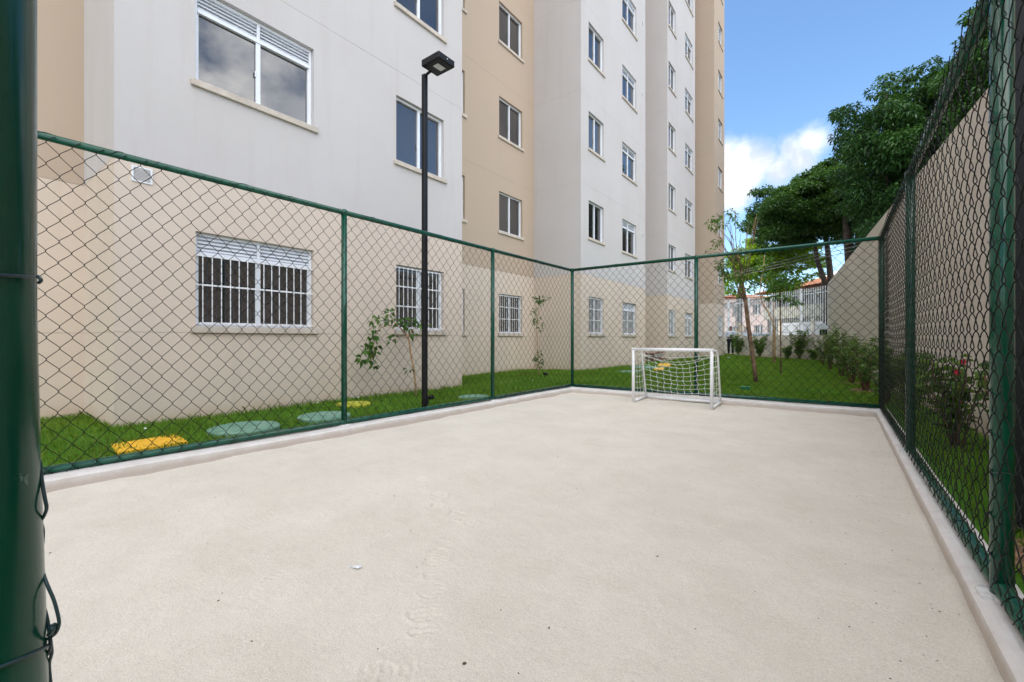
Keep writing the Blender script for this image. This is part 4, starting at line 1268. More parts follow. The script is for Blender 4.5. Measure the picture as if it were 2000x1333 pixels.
polyC = [(1408, 540), (1414, 492), (1440, 484), (1462, 470), (1490, 450), (1530, 470), (1556, 448), (1575, 455), (1604, 480), (1614, 505), (1612, 532), (1594, 548), (1570, 556), (1556, 570), (1530, 578), (1498, 566), (1475, 572), (1440, 580), (1408, 578)]
tC = thing('street_tree', 'sunlit bright yellow-green street tree in front of the tiled house', 'tree', (-5.2, 41.0, 0), 0, 'trees beyond the boundary wall')
clC = crown_clumps(polyC, 39.5, 2.0, 170, 0.40, 0.75, 19, holes=[(1560, 512, 6), (1500, 500, 8), (1535, 535, 8)])
foliage('crown', clC, 420, 0.24, 0.11, M['leaf_bright'], tC, 0.4, 0.35, 0.2)
mb = MB()
pts = [at_y(1443, 690, 41), at_y(1444, 580, 41), at_y(1450, 545, 41), at_y(1470, 510, 41)]
mb.tube([rel(p, tC) for p in pts], [0.30, 0.24, 0.18, 0.08], 10)
for c in rnd.sample(clC, 14):
    branchy(mb, tC, pts[2], (c[0], c[1], c[2]), 0.08, 0.02, 0.05, 6, 0.04, rnd)
mb.build('trunk', M['bark_dark'], tC, True)

# ------------------------------------------------------------------ garden trees
def px_tree(name, label, base_uv, z, paths, clusters, bark, leafm, leaf=(0.07, 0.03), n_leaf=26, jit=0.0, cat='tree', dy=0.12, group=None, plane=None, flat=0.6):
    p0 = at_z(base_uv[0], base_uv[1], z) if plane is None else at_x(base_uv[0], base_uv[1], plane)
    Y = p0.y
    rr = random.Random(int(base_uv[0]))
    t = thing(name, label, cat, (p0.x, p0.y, z - 0.01), 0, group)
    def P(u, v, d=0.0):
        if plane is not None:
            return at_x(u, v, plane + d)
        return at_y(u, v, Y + d)
    mb = MB()
    for (pts, r0, r1) in paths:
        n_ = len(pts)
        d0 = 0.0 if pts[0][1] >= base_uv[1] - 3 else rr.uniform(-dy, dy)
        q = [rel(P(u, v, rr.uniform(-dy, dy) * 0.25 if k else 0.0), t) for k, (u, v) in enumerate(pts)]
        mb.tube(q, [r0 + (r1 - r0) * k / (n_ - 1) for k in range(n_)], 8)
    mb.build('trunk', bark, t, True)
    cl = []
    for (u, v, r_px, cnt) in clusters:
        p = P(u, v, rr.uniform(-dy, dy))
        pm = abs(p.y / ray(u, v).y)
        cl.append((p.x, p.y, p.z, r_px * pm, cnt))
    Ps, Ds, Ls = [], [], []
    for (x, y, z_, r, cnt) in cl:
        n_ = int(cnt)
        d = RNG.normal(size=(n_, 3)); d /= np.linalg.norm(d, axis=1, keepdims=True)
        pp = np.array([x, y, z_]) + d * r * RNG.uniform(0.2, 0.9, (n_, 1)) * np.array([1, 1, flat])
        Ps.append(pp); Ds.append(d + RNG.normal(size=(n_, 3)) * 0.5); Ls.append(RNG.uniform(0.7, 1.2, n_))
    Pp = np.concatenate(Ps); Dd = np.concatenate(Ds); kk = np.concatenate(Ls)
    V, Q = leaf_verts(Pp, Dd, leaf[0] * kk, leaf[1] * kk, 0.15, 0.35)
    np_mesh('crown', V - np.array(t.location), Q, leafm, t)
    return t

rt = random.Random(8)
tw = []
for (a, b) in [((1447, 545), (1392, 428)), ((1440, 520), (1424, 416)), ((1446, 530), (1436, 412)), ((1440, 510), (1400, 440)), ((1430, 500), (1378, 490)), ((1428, 500), (1402, 470)),
               ((1445, 520), (1428, 440)), ((1448, 525), (1436, 440)), ((1450, 530), (1447, 455)), ((1452, 530), (1462, 440)), ((1455, 540), (1475, 425)), ((1458, 550), (1480, 430)), ((1440, 520), (1415, 480)), ((1436, 515), (1388, 470)),
               ((1470, 480), (1478, 418)), ((1455, 500), (1458, 455)), ((1430, 480), (1410, 452)), ((1433, 470), (1418, 430)), ((1447, 500), (1443, 470)), ((1425, 545), (1400, 515))]:
    m = ((a[0] + b[0]) / 2 + rt.uniform(-5, 5), (a[1] + b[1]) / 2 + rt.uniform(-4, 4))
    tw.append(([a, m, b], 0.010, 0.0035))
px_tree('garden_tree', 'thin leaning young tree with sparse twiggy crown on the far lawn', (1477, 747), 0.06,
        [([(1477, 748), (1473, 715), (1467, 675), (1462, 640), (1458, 605), (1456, 585)], 0.050, 0.040),
         ([(1456, 588), (1452, 562), (1449, 545), (1446, 525)], 0.036, 0.018),
         ([(1457, 590), (1447, 575), (1440, 560), (1436, 530), (1430, 500)], 0.022, 0.010),
         ([(1459, 600), (1450, 582), (1443, 575)], 0.018, 0.010)] + tw,
        [(1386, 438, 12, 34), (1402, 425, 14, 40), (1412, 440, 13, 36), (1424, 415, 10, 26), (1433, 420, 11, 26), (1438, 432, 7, 14), (1398, 475, 10, 20), (1386, 492, 11, 20), (1406, 470, 8, 14),
         (1410, 520, 14, 60), (1425, 528, 18, 90), (1440, 545, 16, 60), (1418, 540, 14, 60), (1405, 512, 8, 20), (1446, 515, 10, 24), (1434, 505, 9, 20), (1398, 448, 8, 14), (1455, 548, 10, 24), (1432, 562, 10, 24)],
        M['bark'], M['leaf_garden'], (0.095, 0.036), dy=0.22)
px_tree('garden_tree', 'slim pale trunk tree tied to a stake near the low wall', (1513, 711), 0.05,
        [([(1513, 712), (1513, 680), (1513, 648), (1510, 630), (1500, 610), (1488, 590), (1484, 572), (1486, 550), (1491, 525), (1493, 500)], 0.042, 0.010),
         ([(1487, 585), (1492, 565), (1497, 548), (1500, 540)], 0.024, 0.01), ([(1510.5, 711), (1510.5, 655), (1511, 620), (1511, 590)], 0.035, 0.02)],
        [(1488, 545, 12, 24), (1496, 510, 13, 26), (1484, 520, 12, 24), (1500, 535, 12, 24), (1478, 540, 9, 16), (1505, 555, 10, 18)],
        M['bark_pale'], M['leaf_fresh'], (0.16, 0.07), dy=0.3)
cl = []
for (u, v) in [(1505, 560), (1515, 548), (1525, 540), (1535, 540), (1545, 545), (1553, 555), (1512, 565), (1530, 558), (1542, 560), (1520, 552)]: cl.append((u, v, 9, 22))
for (u, v) in [(1500, 580), (1512, 578), (1524, 578), (1536, 581), (1548, 586), (1556, 592), (1545, 590), (1518, 582)]: cl.append((u, v, 6, 13))
px_tree('garden_tree', 'slender dark-stemmed sapling with flat leafy layers on the far lawn', (1525, 731), 0.06,
        [([(1525, 732), (1525, 690), (1524, 640), (1524, 600), (1523, 575), (1525, 545)], 0.022, 0.010), ([(1524, 590), (1538, 582), (1555, 588)], 0.009, 0.004), ([(1524, 590), (1512, 580), (1500, 581)], 0.009, 0.004), ([(1524, 565), (1540, 548), (1552, 555)], 0.009, 0.004), ([(1524, 565), (1512, 558), (1504, 562)], 0.009, 0.004)],
        cl, M['bark'], M['leaf_fresh'], (0.13, 0.06), dy=0.2, flat=0.35)
px_tree('sapling', 'small drooping sapling against the building wall behind the lamp post', (812, 771), 0.1,
        [([(813, 772), (811, 745), (807, 715), (802, 690), (799, 665), (795, 655)], 0.017, 0.014),
         ([(796, 656), (785, 643), (775, 636), (760, 637), (745, 640), (738, 648), (732, 662), (728, 690), (724, 705)], 0.008, 0.003),
         ([(796, 658), (780, 640), (768, 626), (760, 615)], 0.007, 0.003), ([(797, 658), (805, 645), (815, 638), (832, 640)], 0.007, 0.003),
         ([(797, 662), (778, 655), (768, 668)], 0.005, 0.002), ([(745, 640), (735, 628), (725, 625)], 0.005, 0.002)],
        [(728, 626, 9, 9), (741, 624, 9, 9), (748, 630, 7, 6), (762, 612, 10, 13), (766, 622, 8, 8), (760, 630, 6, 5), (778, 632, 10, 12), (790, 628, 10, 12), (806, 628, 13, 24), (800, 640, 12, 14), (822, 632, 10, 10), (832, 640, 8, 9), (804, 652, 6, 5),
         (732, 645, 8, 9), (730, 655, 8, 9), (722, 670, 12, 18), (716, 682, 13, 22), (726, 688, 12, 18), (708, 700, 10, 12), (722, 702, 12, 16), (730, 715, 9, 10), (768, 660, 9, 8), (765, 667, 7, 5), (801, 723, 7, 7), (735, 675, 8, 8)],
        M['bark_pale'], M['leaf_sapling'], (0.092, 0.052), dy=0.10, plane=-5.55, cat='sapling')
px_tree('sapling', 'tall thin sapling in the grass before the recessed tan wall', (1054, 737), 0.1,
        [([(1054, 738), (1052, 715), (1050, 690), (1049, 660), (1048, 640), (1052, 612), (1053, 590)], 0.013, 0.005), ([(1048, 640), (1055, 632), (1060, 634)], 0.004, 0.002)],
        [(1053, 583, 11, 22), (1060, 587, 10, 18), (1047, 588, 8, 12), (1056, 592, 8, 12), (1046, 606, 6, 8), (1043, 612, 5, 5), (1047, 625, 8, 14), (1045, 630, 7, 10), (1055, 643, 6, 8), (1060, 632, 4, 5), (1052, 618, 5, 5),
         (1052, 690, 7, 16), (1051, 700, 8, 22), (1054, 708, 8, 22), (1048, 703, 6, 12), (1053, 715, 6, 12), (1067, 583, 5, 5)],
        M['bark_pale'], M['leaf_sapling'], (0.085, 0.040), dy=0.08, cat='sapling')

# ------------------------------------------------------------------ shrubs
def shrub(name, loc, h, w, ns, label, leafm, leaf=(0.06, 0.024), per=40, group=None, droop=0.3, cat='shrub', seed=1):
    rr = random.Random(seed)
    t = thing(name, label, cat, loc, 0, group)
    mb = MB(); Ps, Ds = [], []
    for k in range(ns):
        a = rr.uniform(0, 2 * math.pi); sp = rr.uniform(0.1, 1) * w
        hh = h * rr.uniform(0.55, 1.0)
        e = Vector((math.cos(a) * sp, math.sin(a) * sp, hh))
        pts = [Vector((math.cos(a) * 0.03, math.sin(a) * 0.03, -0.02)), e * 0.35 + Vector((0, 0, 0.1 * hh)), e * 0.7 + Vector((rr.uniform(-.04, .04), rr.uniform(-.04, .04), 0.06 * hh)), e]
        mb.tube(pts, [0.009, 0.008, 0.006, 0.003], 5)
        for q in range(per):
            f = rr.uniform(0.18, 1.0)
            i = min(2, int(f * 3)); p = pts[i].lerp(pts[i + 1], f * 3 - i if f < 1 else 1)
            aa = rr.uniform(0, 2 * math.pi)
            Ps.append((p.x, p.y, p.z)); Ds.append((math.cos(aa), math.sin(aa), rr.uniform(-0.2, 0.8)))
    mb.build('stem', M['bark'], t, True)
    P_ = np.array(Ps); D_ = np.array(Ds)
    P_ = P_ + RNG.normal(size=P_.shape) * 0.015
    k = RNG.uniform(0.7, 1.3, len(P_))
    V, Q = leaf_verts(P_, D_, leaf[0] * k, leaf[1] * k, 0.15, droop)
    np_mesh('foliage', V, Q, leafm, t)
    return t
SH = 'shrubs planted along the walls'
def wall_pt(y, d):
    p = WA + wd * ((y - WA.y) / wd.y) - wn * d
    return (p.x, p.y, float(lawn_z(p.x, p.y)) - 0.01)
labs = ['leafy upright shrub at the far end of the tall boundary wall', 'bushy shrub against the tall wall, second from its far end', 'tallest narrow shrub along the tall wall left of the fence corner', 'shrub by the tall wall, just left of the corner fence post',
        'loose shrub on bare soil beside the tall wall, seen past the corner post', 'shrub against the tall wall seen between the two right fence posts, far one', 'low shrub by the tall wall behind the right mesh, before the red flowers']
for k, (y, h, w) in enumerate([(20.5, 1.15, 0.40), (17.5, 1.35, 0.40), (14.2, 1.45, 0.34), (12.3, 1.10, 0.36), (10.4, 1.05, 0.34), (8.6, 1.05, 0.34), (7.2, 0.9, 0.30)]):
    shrub('shrub', wall_pt(y, 0.42), h, w, 13, labs[k], M['leaf_shrub'], (0.095, 0.030), 80, SH, seed=50 + k)
for k, (u, v, h, w, lab) in enumerate([(1442, 691, 1.35, 0.62, 'bushy green shrub beside the standing man at the low wall'), (1484, 692, 1.25, 0.55, 'rounded shrub at the low wall behind the leaning tree'),
                                       (1561, 702, 1.45, 0.52, 'dark tall shrub in the middle of the low wall'), (1540, 698, 0.75, 0.3, 'small thin shrub left of the tall dark one at the low wall'), (1590, 704, 0.7, 0.3, 'small shrub at the low wall near its end by the tall wall')]):
    r_ = ray(u, VH); tt = (A0.x * AN.x + A0.y * AN.y - 0.45) / (r_.x * AN.x + r_.y * AN.y); p = r_ * tt
    shrub('shrub', (p.x, p.y, 0.03), h, w, 11 if w > .4 else 6, lab, M['leaf_garden'] if w > .4 else M['leaf_shrub'], (0.15, 0.055), 85, SH, seed=70 + k)
# hibiscus with red flowers behind the right mesh
def hibiscus(loc, h, w, label, flowers, seed):
    t = shrub('hibiscus', loc, h, w, 10, label, M['leaf_garden'], (0.085, 0.055), 48, 'hibiscus bushes behind the right fence', seed=seed)
    for (x, y, z) in flowers:
        mb = MB(); c = Vector((x, y, z))
        for k in range(5):
            a = 2 * math.pi * k / 5
            d = Vector((math.cos(a), -0.4, math.sin(a))).normalized(); e = Vector((-math.sin(a), 0, math.cos(a)))
            mb.add([c, c + d * 0.014 + e * 0.010, c + d * 0.028 + e * 0.005 - Vector((0, 0.006, 0)), c + d * 0.028 - e * 0.006, c + d * 0.014 - e * 0.010], [(0, 1, 2, 3, 4)])
        mb.tube([c, c + Vector((-0.01, -0.05, 0.01))], [0.003, 0.002], 5)
        mb.build('flower', M['red_petal'], t)
    return t
hibiscus(wall_pt(5.6, 0.38), 1.0, 0.36, 'hibiscus bush with two red flowers behind the right mesh', [(-0.03, -0.42, 0.80), (-0.06, -0.37, 0.71)], 3)
hibiscus(wall_pt(4.5, 0.36), 0.95, 0.34, 'dark leafy hibiscus bush without flowers left of the black pole', [], 4)
hibiscus(wall_pt(3.2, 0.36), 0.9, 0.32, 'hibiscus bush right of the black pole at the frame edge', [], 6)

# yellow foliage by the street
p = at_y(1447, 640, 34.5)
shrub('yellow_shrub', (p.x, p.y, 0.0), 2.2, 0.32, 10, 'yellow flowering bush behind the railing beside the man', M['leaf_yellow'], (0.16, 0.10), 34, None, seed=91)

# tuft and soil
p = at_z(870, 752, 0.1)
pts = np.stack([RNG.normal(p.x + 0.03, 0.05, 60), RNG.normal(p.y, 0.07, 60), np.full(60, 0.1)], -1)

# ------------------------------------------------------------------ grass itself
def bare(x, y):
    k = clear_of_covers(x, y)
    for (cx, cy, r) in [(0.95, 3.0, 0.22), (0.72, 2.9, 0.18), (wall_pt(10.4, .42)[0], 10.4, 0.3), (wall_pt(12.3, .42)[0], 12.3, 0.3)]:
        k &= ((x - cx) ** 2 + (y - cy) ** 2) > r * r * (0.6 + 0.6 * RNG.uniform(0, 1, len(x)))
    return k
g1 = scatter(-7.55, -4.40, -0.5, 7.6, 2600, lambda x, y: bare(x, y) & (x < xl_f(y) - 0.05) & ((x > XF + 0.01) | (y < yB0 - 0.01) | (y > yB1 + .01)) & (x > np.where(y < 3, XA, XC)))
g2 = scatter(-7.55, 0.9, 7.72, 14.0, 1300, lambda x, y: bare(x, y) & (y > yf_f(x) + 0.07) & ((x > XF + 0.01) | (y < yD0 - .01)))
g3 = scatter(-7.5, 1.2, 14.0, 32.0, 520, lambda x, y: bare(x, y) & (x > XF) & ((x - A0.x) * AN.x + (y - A0.y) * AN.y < -0.05))
g4 = scatter(0.58, 2.2, 0.2, 7.72, 1900, bare)
grass('grass', g1, 0.05, 0.0030); grass('grass', g2, 0.055, 0.0042); grass('grass', g3, 0.06, 0.0075); grass('grass', g4, 0.05, 0.0030)
# a longer fringe against the walls and a weed tuft
fr_pts = []
for y in np.arange(yB0, yB1, 0.006): fr_pts.append((XF + abs(random.gauss(0.01, 0.03)), y))
for y in np.arange(yB1, yD0, 0.008): fr_pts.append((XC + abs(random.gauss(0.01, 0.03)), y))
for y in np.arange(yD0, yD1, 0.009): fr_pts.append((XF + abs(random.gauss(0.01, 0.03)), y))
for x in np.arange(XA, XF, 0.006): fr_pts.append((x, yB0 - abs(random.gauss(0.01, 0.03))))
fr_pts = np.array(fr_pts); k = RNG.uniform(0, 1, len(fr_pts)) < 0.35 + 0.5 * vnoise(fr_pts[:, 0] * 3, fr_pts[:, 1], 1.3, 77)
fr_pts = fr_pts[k]
grass('grass', np.stack([fr_pts[:, 0], fr_pts[:, 1], lawn_z(fr_pts[:, 0], fr_pts[:, 1])], -1), 0.085, 0.0035)
wt = grass('weed_tuft', pts, 0.17, 0.0035)
# bare soil spots
for (x, y, sx, sy) in [(0.80, 2.95, 0.24, 0.36), (wall_pt(10.4, .42)[0], 10.4, .3, .5), (wall_pt(12.3, .42)[0], 12.3, .3, .5)]:
    mb = MB(); n_ = 24; vs = [(x, y, float(lawn_z(x, y)) + 0.02)]
    for k in range(n_):
        a = 2 * math.pi * k / n_; j = random.uniform(.75, 1.1); xx, yy = x + math.cos(a) * sx * j, y + math.sin(a) * sy * j
        vs.append((xx, yy, float(lawn_z(xx, yy)) + 0.004))
    mb.add(vs, [(0, 1 + k, 1 + (k + 1) % n_) for k in range(n_)]); struct(mb.build('soil', M['soil'], None, True))

# ------------------------------------------------------------------ houses across the street
def frame2(s, d): 
    return Vector((*on_street(s, d), 0.0))
HR = math.atan2(AD.y, AD.x)      # local X along the street (leftwards), local Y = -AN towards us? (left-handed fix below)
def house(name, label, s0, d0, loc_rot=HR):
    p = frame2(s0, d0)
    return thing(name, label, 'house', (p.x, p.y, 0.06), loc_rot)
# local frame: X = AD (street direction), Y = rotated +90deg = (-AD.y, AD.x) = towards the viewer side (-AN); so depth goes to -Y
def wall_block(t, x0, x1, dep, z0, z1, mat, openings=()):
    mb = MB()
    As = sorted({x0, x1} | {o_[0] for o_ in openings} | {o_[1] for o_ in openings}); Zs = sorted({z0, z1} | {o_[2] for o_ in openings} | {o_[3] for o_ in openings})
    for i in range(len(As) - 1):
        for j in range(len(Zs) - 1):
            am = (As[i] + As[i + 1]) / 2; zm = (Zs[j] + Zs[j + 1]) / 2
            if any(o_[0] < am < o_[1] and o_[2] < zm < o_[3] for o_ in openings): continue
            mb.quad((As[i + 1], 0, Zs[j]), (As[i], 0, Zs[j]), (As[i], 0, Zs[j + 1]), (As[i + 1], 0, Zs[j + 1]))
    for (a, b, c, d) in openings:
        e = -0.25
        mb.quad((a, 0, c), (b, 0, c), (b, e, c), (a, e, c)); mb.quad((a, 0, d), (a, e, d), (b, e, d), (b, 0, d))
        mb.quad((a, 0, c), (a, e, c), (a, e, d), (a, 0, d)); mb.quad((b, 0, c), (b, 0, d), (b, e, d), (b, e, c))
    mb.quad((x0, 0, z0), (x0, -dep, z0), (x0, -dep, z1), (x0, 0, z1)); mb.quad((x1, -dep, z0), (x1, 0, z0), (x1, 0, z1), (x1, -dep, z1))
    mb.quad((x0, -dep, z0), (x1, -dep, z0), (x1, -dep, z1), (x0, -dep, z1)); mb.quad((x0, 0, z1), (x0, -dep, z1), (x1, -dep, z1), (x1, 0, z1))
    return mb.build('wall', mat, t)
def tiled_roof(t, x0, x1, y0, y1, z0, z1, mat, ov=0.45):
    """hip roof of corrugated clay tiles"""
    x0 -= ov; x1 += ov; y0 += ov; y1 -= ov     # y0 front (bigger), y1 back
    ym = (y0 + y1) / 2; hp = min((x1 - x0) / 2, (y0 - y1) / 2) * 0.9
    ra, rb = Vector((x0 + hp, ym, z1)), Vector((x1 - hp, ym, z1))
    a, b, c, d = Vector((x0, y0, z0)), Vector((x1, y0, z0)), Vector((x1, y1, z0)), Vector((x0, y1, z0))
    mb = MB()
    def slope(p, q, r, s):      # p,q eave; s,r ridge
        n_ = max(4, int((q - p).length / 0.11)); nrm = (q - p).cross(s - p).normalized()
        if nrm.z < 0: nrm = -nrm
        rows = 6
        vs = []; fs = []
        for j in range(rows + 1):
            w = j / rows
            for i in range(n_ + 1):
                f = i / n_
                pt = p.lerp(q, f).lerp(s.lerp(r, f), w)
                vs.append(pt + nrm * (0.03 * (1 if i % 2 else -1)))
        for j in range(rows):
            for i in range(n_):
                k = j * (n_ + 1) + i; fs.append((k, k + 1, k + n_ + 2, k + n_ + 1))
        mb.add(vs, fs)
    slope(a, b, rb, ra); slope(c, d, ra, rb); slope(d, a, ra, ra); slope(b, c, rb, rb)
    mb.add([a - Vector((0, 0, .08)), b - Vector((0, 0, .08)), c - Vector((0, 0, .08)), d - Vector((0, 0, .08))], [(3, 2, 1, 0)])
    ro = mb.build('roof', mat, t)
    return ro
def hwin(t, a, b, c, d, nm='window', mat=None):
    mb = MB(); mb.quad((b, -0.2, c), (a, -0.2, c), (a, -0.2, d), (b, -0.2, d)); 
    o = mb.build(nm, mat or M['dark_void'], t)
    if nm == 'window':
        f = MB(); m_ = (a + b) / 2
        for (p, q, r, s) in ((a, a + .05, c, d), (b - .05, b, c, d), (m_ - .03, m_ + .03, c, d), (a + .05, b - .05, c, c + .05), (a + .05, b - .05, d - .05, d)):
            f.box(p, q, -0.19, -0.15, r, s)
        f.build('frame', M['white_paint'], o)
    return o
# 1 tiled olive house behind the railing
h1 = house('tiled_house', 'olive two-storey house with a clay tile roof and white gate', 11.0, 12.2)
op1 = [(0.5, 3.2, 3.1, 5.0), (3.5, 6.2, 3.1, 5.0), (6.6, 9.2, 3.1, 5.0), (1.0, 3.6, 0.0, 2.4), (4.3, 6.8, 0.0, 2.4)]
wall_block(h1, 0, 9.4, 8.0, -0.1, 5.25, M['olive_wall'], op1)
for o_ in op1[:3]: hwin(h1, *o_)
hwin(h1, *op1[3], 'garage_opening', M['dark_void']); hwin(h1, *op1[4], 'door', M['brown_wood'])
tiled_roof(h1, 0, 9.6, 0, -8.0, 5.25, 6.7, M['clay_tile'], 1.3)
mb = MB(); mb.box(0.0, 9.6, 0.003, 1.05, 2.75, 2.95); mb.box(0.0, 9.6, 0.95, 1.05, 2.95, 3.75); mb.build('balcony', M['olive_wall'], h1)
# front garden wall and slatted white gate of house 1
gt = thing('street_gate', 'long white slatted gate in front of the tiled house', 'gate', (*on_street(11.0, 11.4), 0.06), HR)
mb = MB()
x = 0.0
while x < 7.4:
    mb.box(x, x + 0.06, -0.02, 0.02, 0.08, 2.35); x += 0.11
mb.build('slats', M['white_paint'], gt)
for z in (0.18, 1.2, 2.22):
    mb = MB(); mb.box(0, 7.4, 0.021, 0.045, z - .04, z + .04); mb.build('cross_rail', M['white_paint'], gt)
for x in (-0.25, 3.7, 7.45):
    mb = MB(); mb.box(x, x + 0.25, -0.15, 0.15, 0, 2.6, 0.01); mb.build('pillar', M['cream_wall'], gt)
# 2 cream and pink house
h2 = house('pink_house', 'pink house with low tiled roof edge behind the leaning tree', 21.0, 11.8)
op2 = [(0.6, 2.0, 1.0, 2.3), (2.6, 3.6, 0.0, 2.2), (4.4, 6.2, 1.0, 2.3), (1.0, 2.2, 3.3, 4.4), (4.2, 5.6, 3.3, 4.4)]
wall_block(h2, 0, 7.2, 7.0, -0.1, 4.8, M['pink_wall'], op2)
for k, o_ in enumerate(op2): hwin(h2, *o_, 'door' if k == 1 else 'window', M['brown_wood'] if k == 1 else None)
tiled_roof(h2, 0, 7.2, 0, -7.0, 4.8, 5.4, M['clay_tile'], 0.4)
# 3 white house further along
h3 = house('white_house', 'white house with orange tiled roof beside the apartment block end', 28.8, 11.8)
op3 = [(0.8, 2.2, 1.0, 2.3), (3.2, 4.2, 0.0, 2.2), (5.0, 6.6, 1.0, 2.3), (0.8, 2.2, 3.6, 4.8), (4.8, 6.4, 3.6, 4.8)]
wall_block(h3, 0, 8.2, 7.0, -0.1, 5.6, M['white_wall'], op3)
for k, o_ in enumerate(op3): hwin(h3, *o_, 'door' if k == 1 else 'window', M['brown_wood'] if k == 1 else None)
tiled_roof(h3, 0, 8.2, 0, -7.0, 5.6, 6.3, M['clay_tile'], 0.4)
# 4 pale gable house behind
h4 = house('gable_house', 'pale grey-roofed house rising behind the pink one', 19.5, 23.0)
wall_block(h4, 0, 9.0, 8.0, -0.1, 7.6, M['white_wall'], [(1.5, 3.0, 5.0, 6.2), (5.5, 7.2, 5.0, 6.2)])
hwin(h4, 1.5, 3.0, 5.0, 6.2); hwin(h4, 5.5, 7.2, 5.0, 6.2)
mb = MB(); mb.add([(-.4, .4, 7.6), (9.4, .4, 7.6), (9.4, -4, 9.2), (-.4, -4, 9.2), (-.4, -8.4, 7.6), (9.4, -8.4, 7.6), (-.4, .4, 7.5), (9.4, .4, 7.5), (9.4, -8.4, 7.5), (-.4, -8.4, 7.5)],
       [(0, 3, 2, 1), (3, 4, 5, 2), (0, 1, 7, 6), (6, 7, 8, 9), (0, 6, 9, 4), (0, 4, 3), (1, 2, 5), (1, 5, 8, 7), (4, 9, 8, 5)])
mb.build('roof', M['grey_roof'], h4)
# parked car on the street
pc = frame2(11.8, 4.6)
car = thing('parked_car', 'small light blue hatchback parked in the street behind the railing', 'car', (pc.x, pc.y, -0.05), HR)
prof = [(-1.9, 0.35), (-1.92, 0.75), (-1.75, 0.95), (-1.0, 1.02), (-0.45, 1.45), (1.0, 1.48), (1.65, 1.05), (1.88, 0.95), (1.9, 0.35)]
mb = MB(); n_ = len(prof); vs = []
for (yy, sc) in ((-0.80, 0.93), (-0.72, 1.0), (0.72, 1.0), (0.80, 0.93)):
    for (x, z) in prof: vs.append((x * (sc if z > 1.1 else 1), yy * (0.86 if z > 1.1 else 1), 0.35 + (z - 0.35) * (1.0 if sc == 1 else 0.97)))
fs = [tuple(range(n_)), tuple(reversed(range(3 * n_, 4 * n_)))]
for i in range(3):
    for k in range(n_): fs.append((i * n_ + k, (i + 1) * n_ + k, (i + 1) * n_ + (k + 1) % n_, i * n_ + (k + 1) % n_))
mb.add(vs, fs); mb.build('body', M['car_blue'], car)
for sy in (-1, 1):
    mb = MB(); y_ = sy * 0.765
    mb.add([(-0.75, y_, 1.04), (0.05, y_, 1.05), (0.05, sy * .70, 1.38), (-0.42, sy * .70, 1.38)], [(0, 1, 2, 3)]); mb.add([(0.12, y_, 1.05), (1.3, y_, 1.05), (0.95, sy * .70, 1.40), (0.12, sy * .70, 1.38)], [(0, 1, 2, 3)])
    mb.build('side_window', M['glass'], car)
for x in (-1.2, 1.2):
    for sy in (-1, 1):
        mb = MB(); mb.tube([(x, sy * 0.62, 0.30), (x, sy * 0.80, 0.30)], 0.30, 20); w_ = mb.build('wheel', M['tyre'], car)
        mb = MB(); mb.tube([(x, sy * 0.795, 0.30), (x, sy * 0.81, 0.30)], 0.19, 14); mb.build('rim', M['grey_roof'], w_)

# overhead cables
for k, (u0, v0, u1, v1, y0, y1) in enumerate([(1440, 528, 1700, 462, 38, 30), (1440, 532, 1700, 470, 38, 30), (1440, 524, 1720, 448, 38, 30)]):
    a = at_y(u0, v0, y0); b = at_y(u1, v1, y1)
    d = (b - a); a2 = a - d * 0.9; b2 = b + d * 1.2
    pts = []
    for j in range(25):
        f = j / 24; p = a2.lerp(b2, f); p.z -= 0.35 * math.sin(math.pi * f); pts.append(p)
    mb = MB(); mb.tube(pts, 0.016, 5)
    tag(mb.build('overhead_cable', M['cable'], None, True), ['lowest grey overhead cable strung along the street', 'middle grey overhead cable strung along the street', 'uppermost grey overhead cable strung along the street'][2 if k == 2 else (1 if k == 0 else 0)], 'cable', 'overhead street cables')

# ------------------------------------------------------------------ debris and small things
dp = at_z(1272, 707, 0.06)
deb = thing('rubble_pile', 'heap of brown boards and grey rubble against the building in the gap', 'rubble pile', (dp.x - 0.1, dp.y + 0.35, 0.04))
rd = random.Random(12)
for k in range(9):
    mb = MB(); L = rd.uniform(0.5, 1.1); w_ = rd.uniform(0.08, 0.16); th = rd.uniform(0.03, 0.06)
    mb.box(-L / 2, L / 2, -w_ / 2, w_ / 2, -th / 2, th / 2, 0.006)
    o = mb.build('board', M['rubble_brown'] if k % 3 else M['rubble_dark'], deb)
    o.location = (rd.uniform(-.35, .45), rd.uniform(-.25, .25), 0.06 + 0.042 * k); o.rotation_euler = (rd.uniform(-.2, .2), rd.uniform(-.25, .25), rd.uniform(-.6, .6))
mb = MB()
for k in range(7):
    s_ = rd.uniform(0.05, 0.12); x, y, z = rd.uniform(-.4, .4), rd.uniform(-.2, .2), rd.uniform(0.25, 0.5)
    mb.box(x - s_, x + s_, y - s_, y + s_, z - s_ * .5, z + s_ * .5, s_ * 0.2)
mb.build('rubble', M['rubble_grey'], deb)
def bits(name, pts, smin, smax, mat, flat=0.3, seed=1):
    rr = random.Random(seed); mb = MB()
    for (x, y, z) in pts:
        s_ = rr.uniform(smin, smax); n_ = rr.randint(4, 6); a0 = rr.uniform(0, 6.28)
        el = rr.uniform(0.3, 1.0)
        lo = [(x + math.cos(a0) * math.cos(6.283 * k / n_) * s_ - math.sin(a0) * math.sin(6.283 * k / n_) * s_ * el, y + math.sin(a0) * math.cos(6.283 * k / n_) * s_ + math.cos(a0) * math.sin(6.283 * k / n_) * s_ * el, z + rr.uniform(-.2, .4) * s_ * flat) for k in range(n_)]
        mb.add(lo + [(x, y, z + s_ * flat)], [(k, (k + 1) % n_, n_) for k in range(n_)])
    return mb.build(name, mat)
pts = []
rb = random.Random(31)
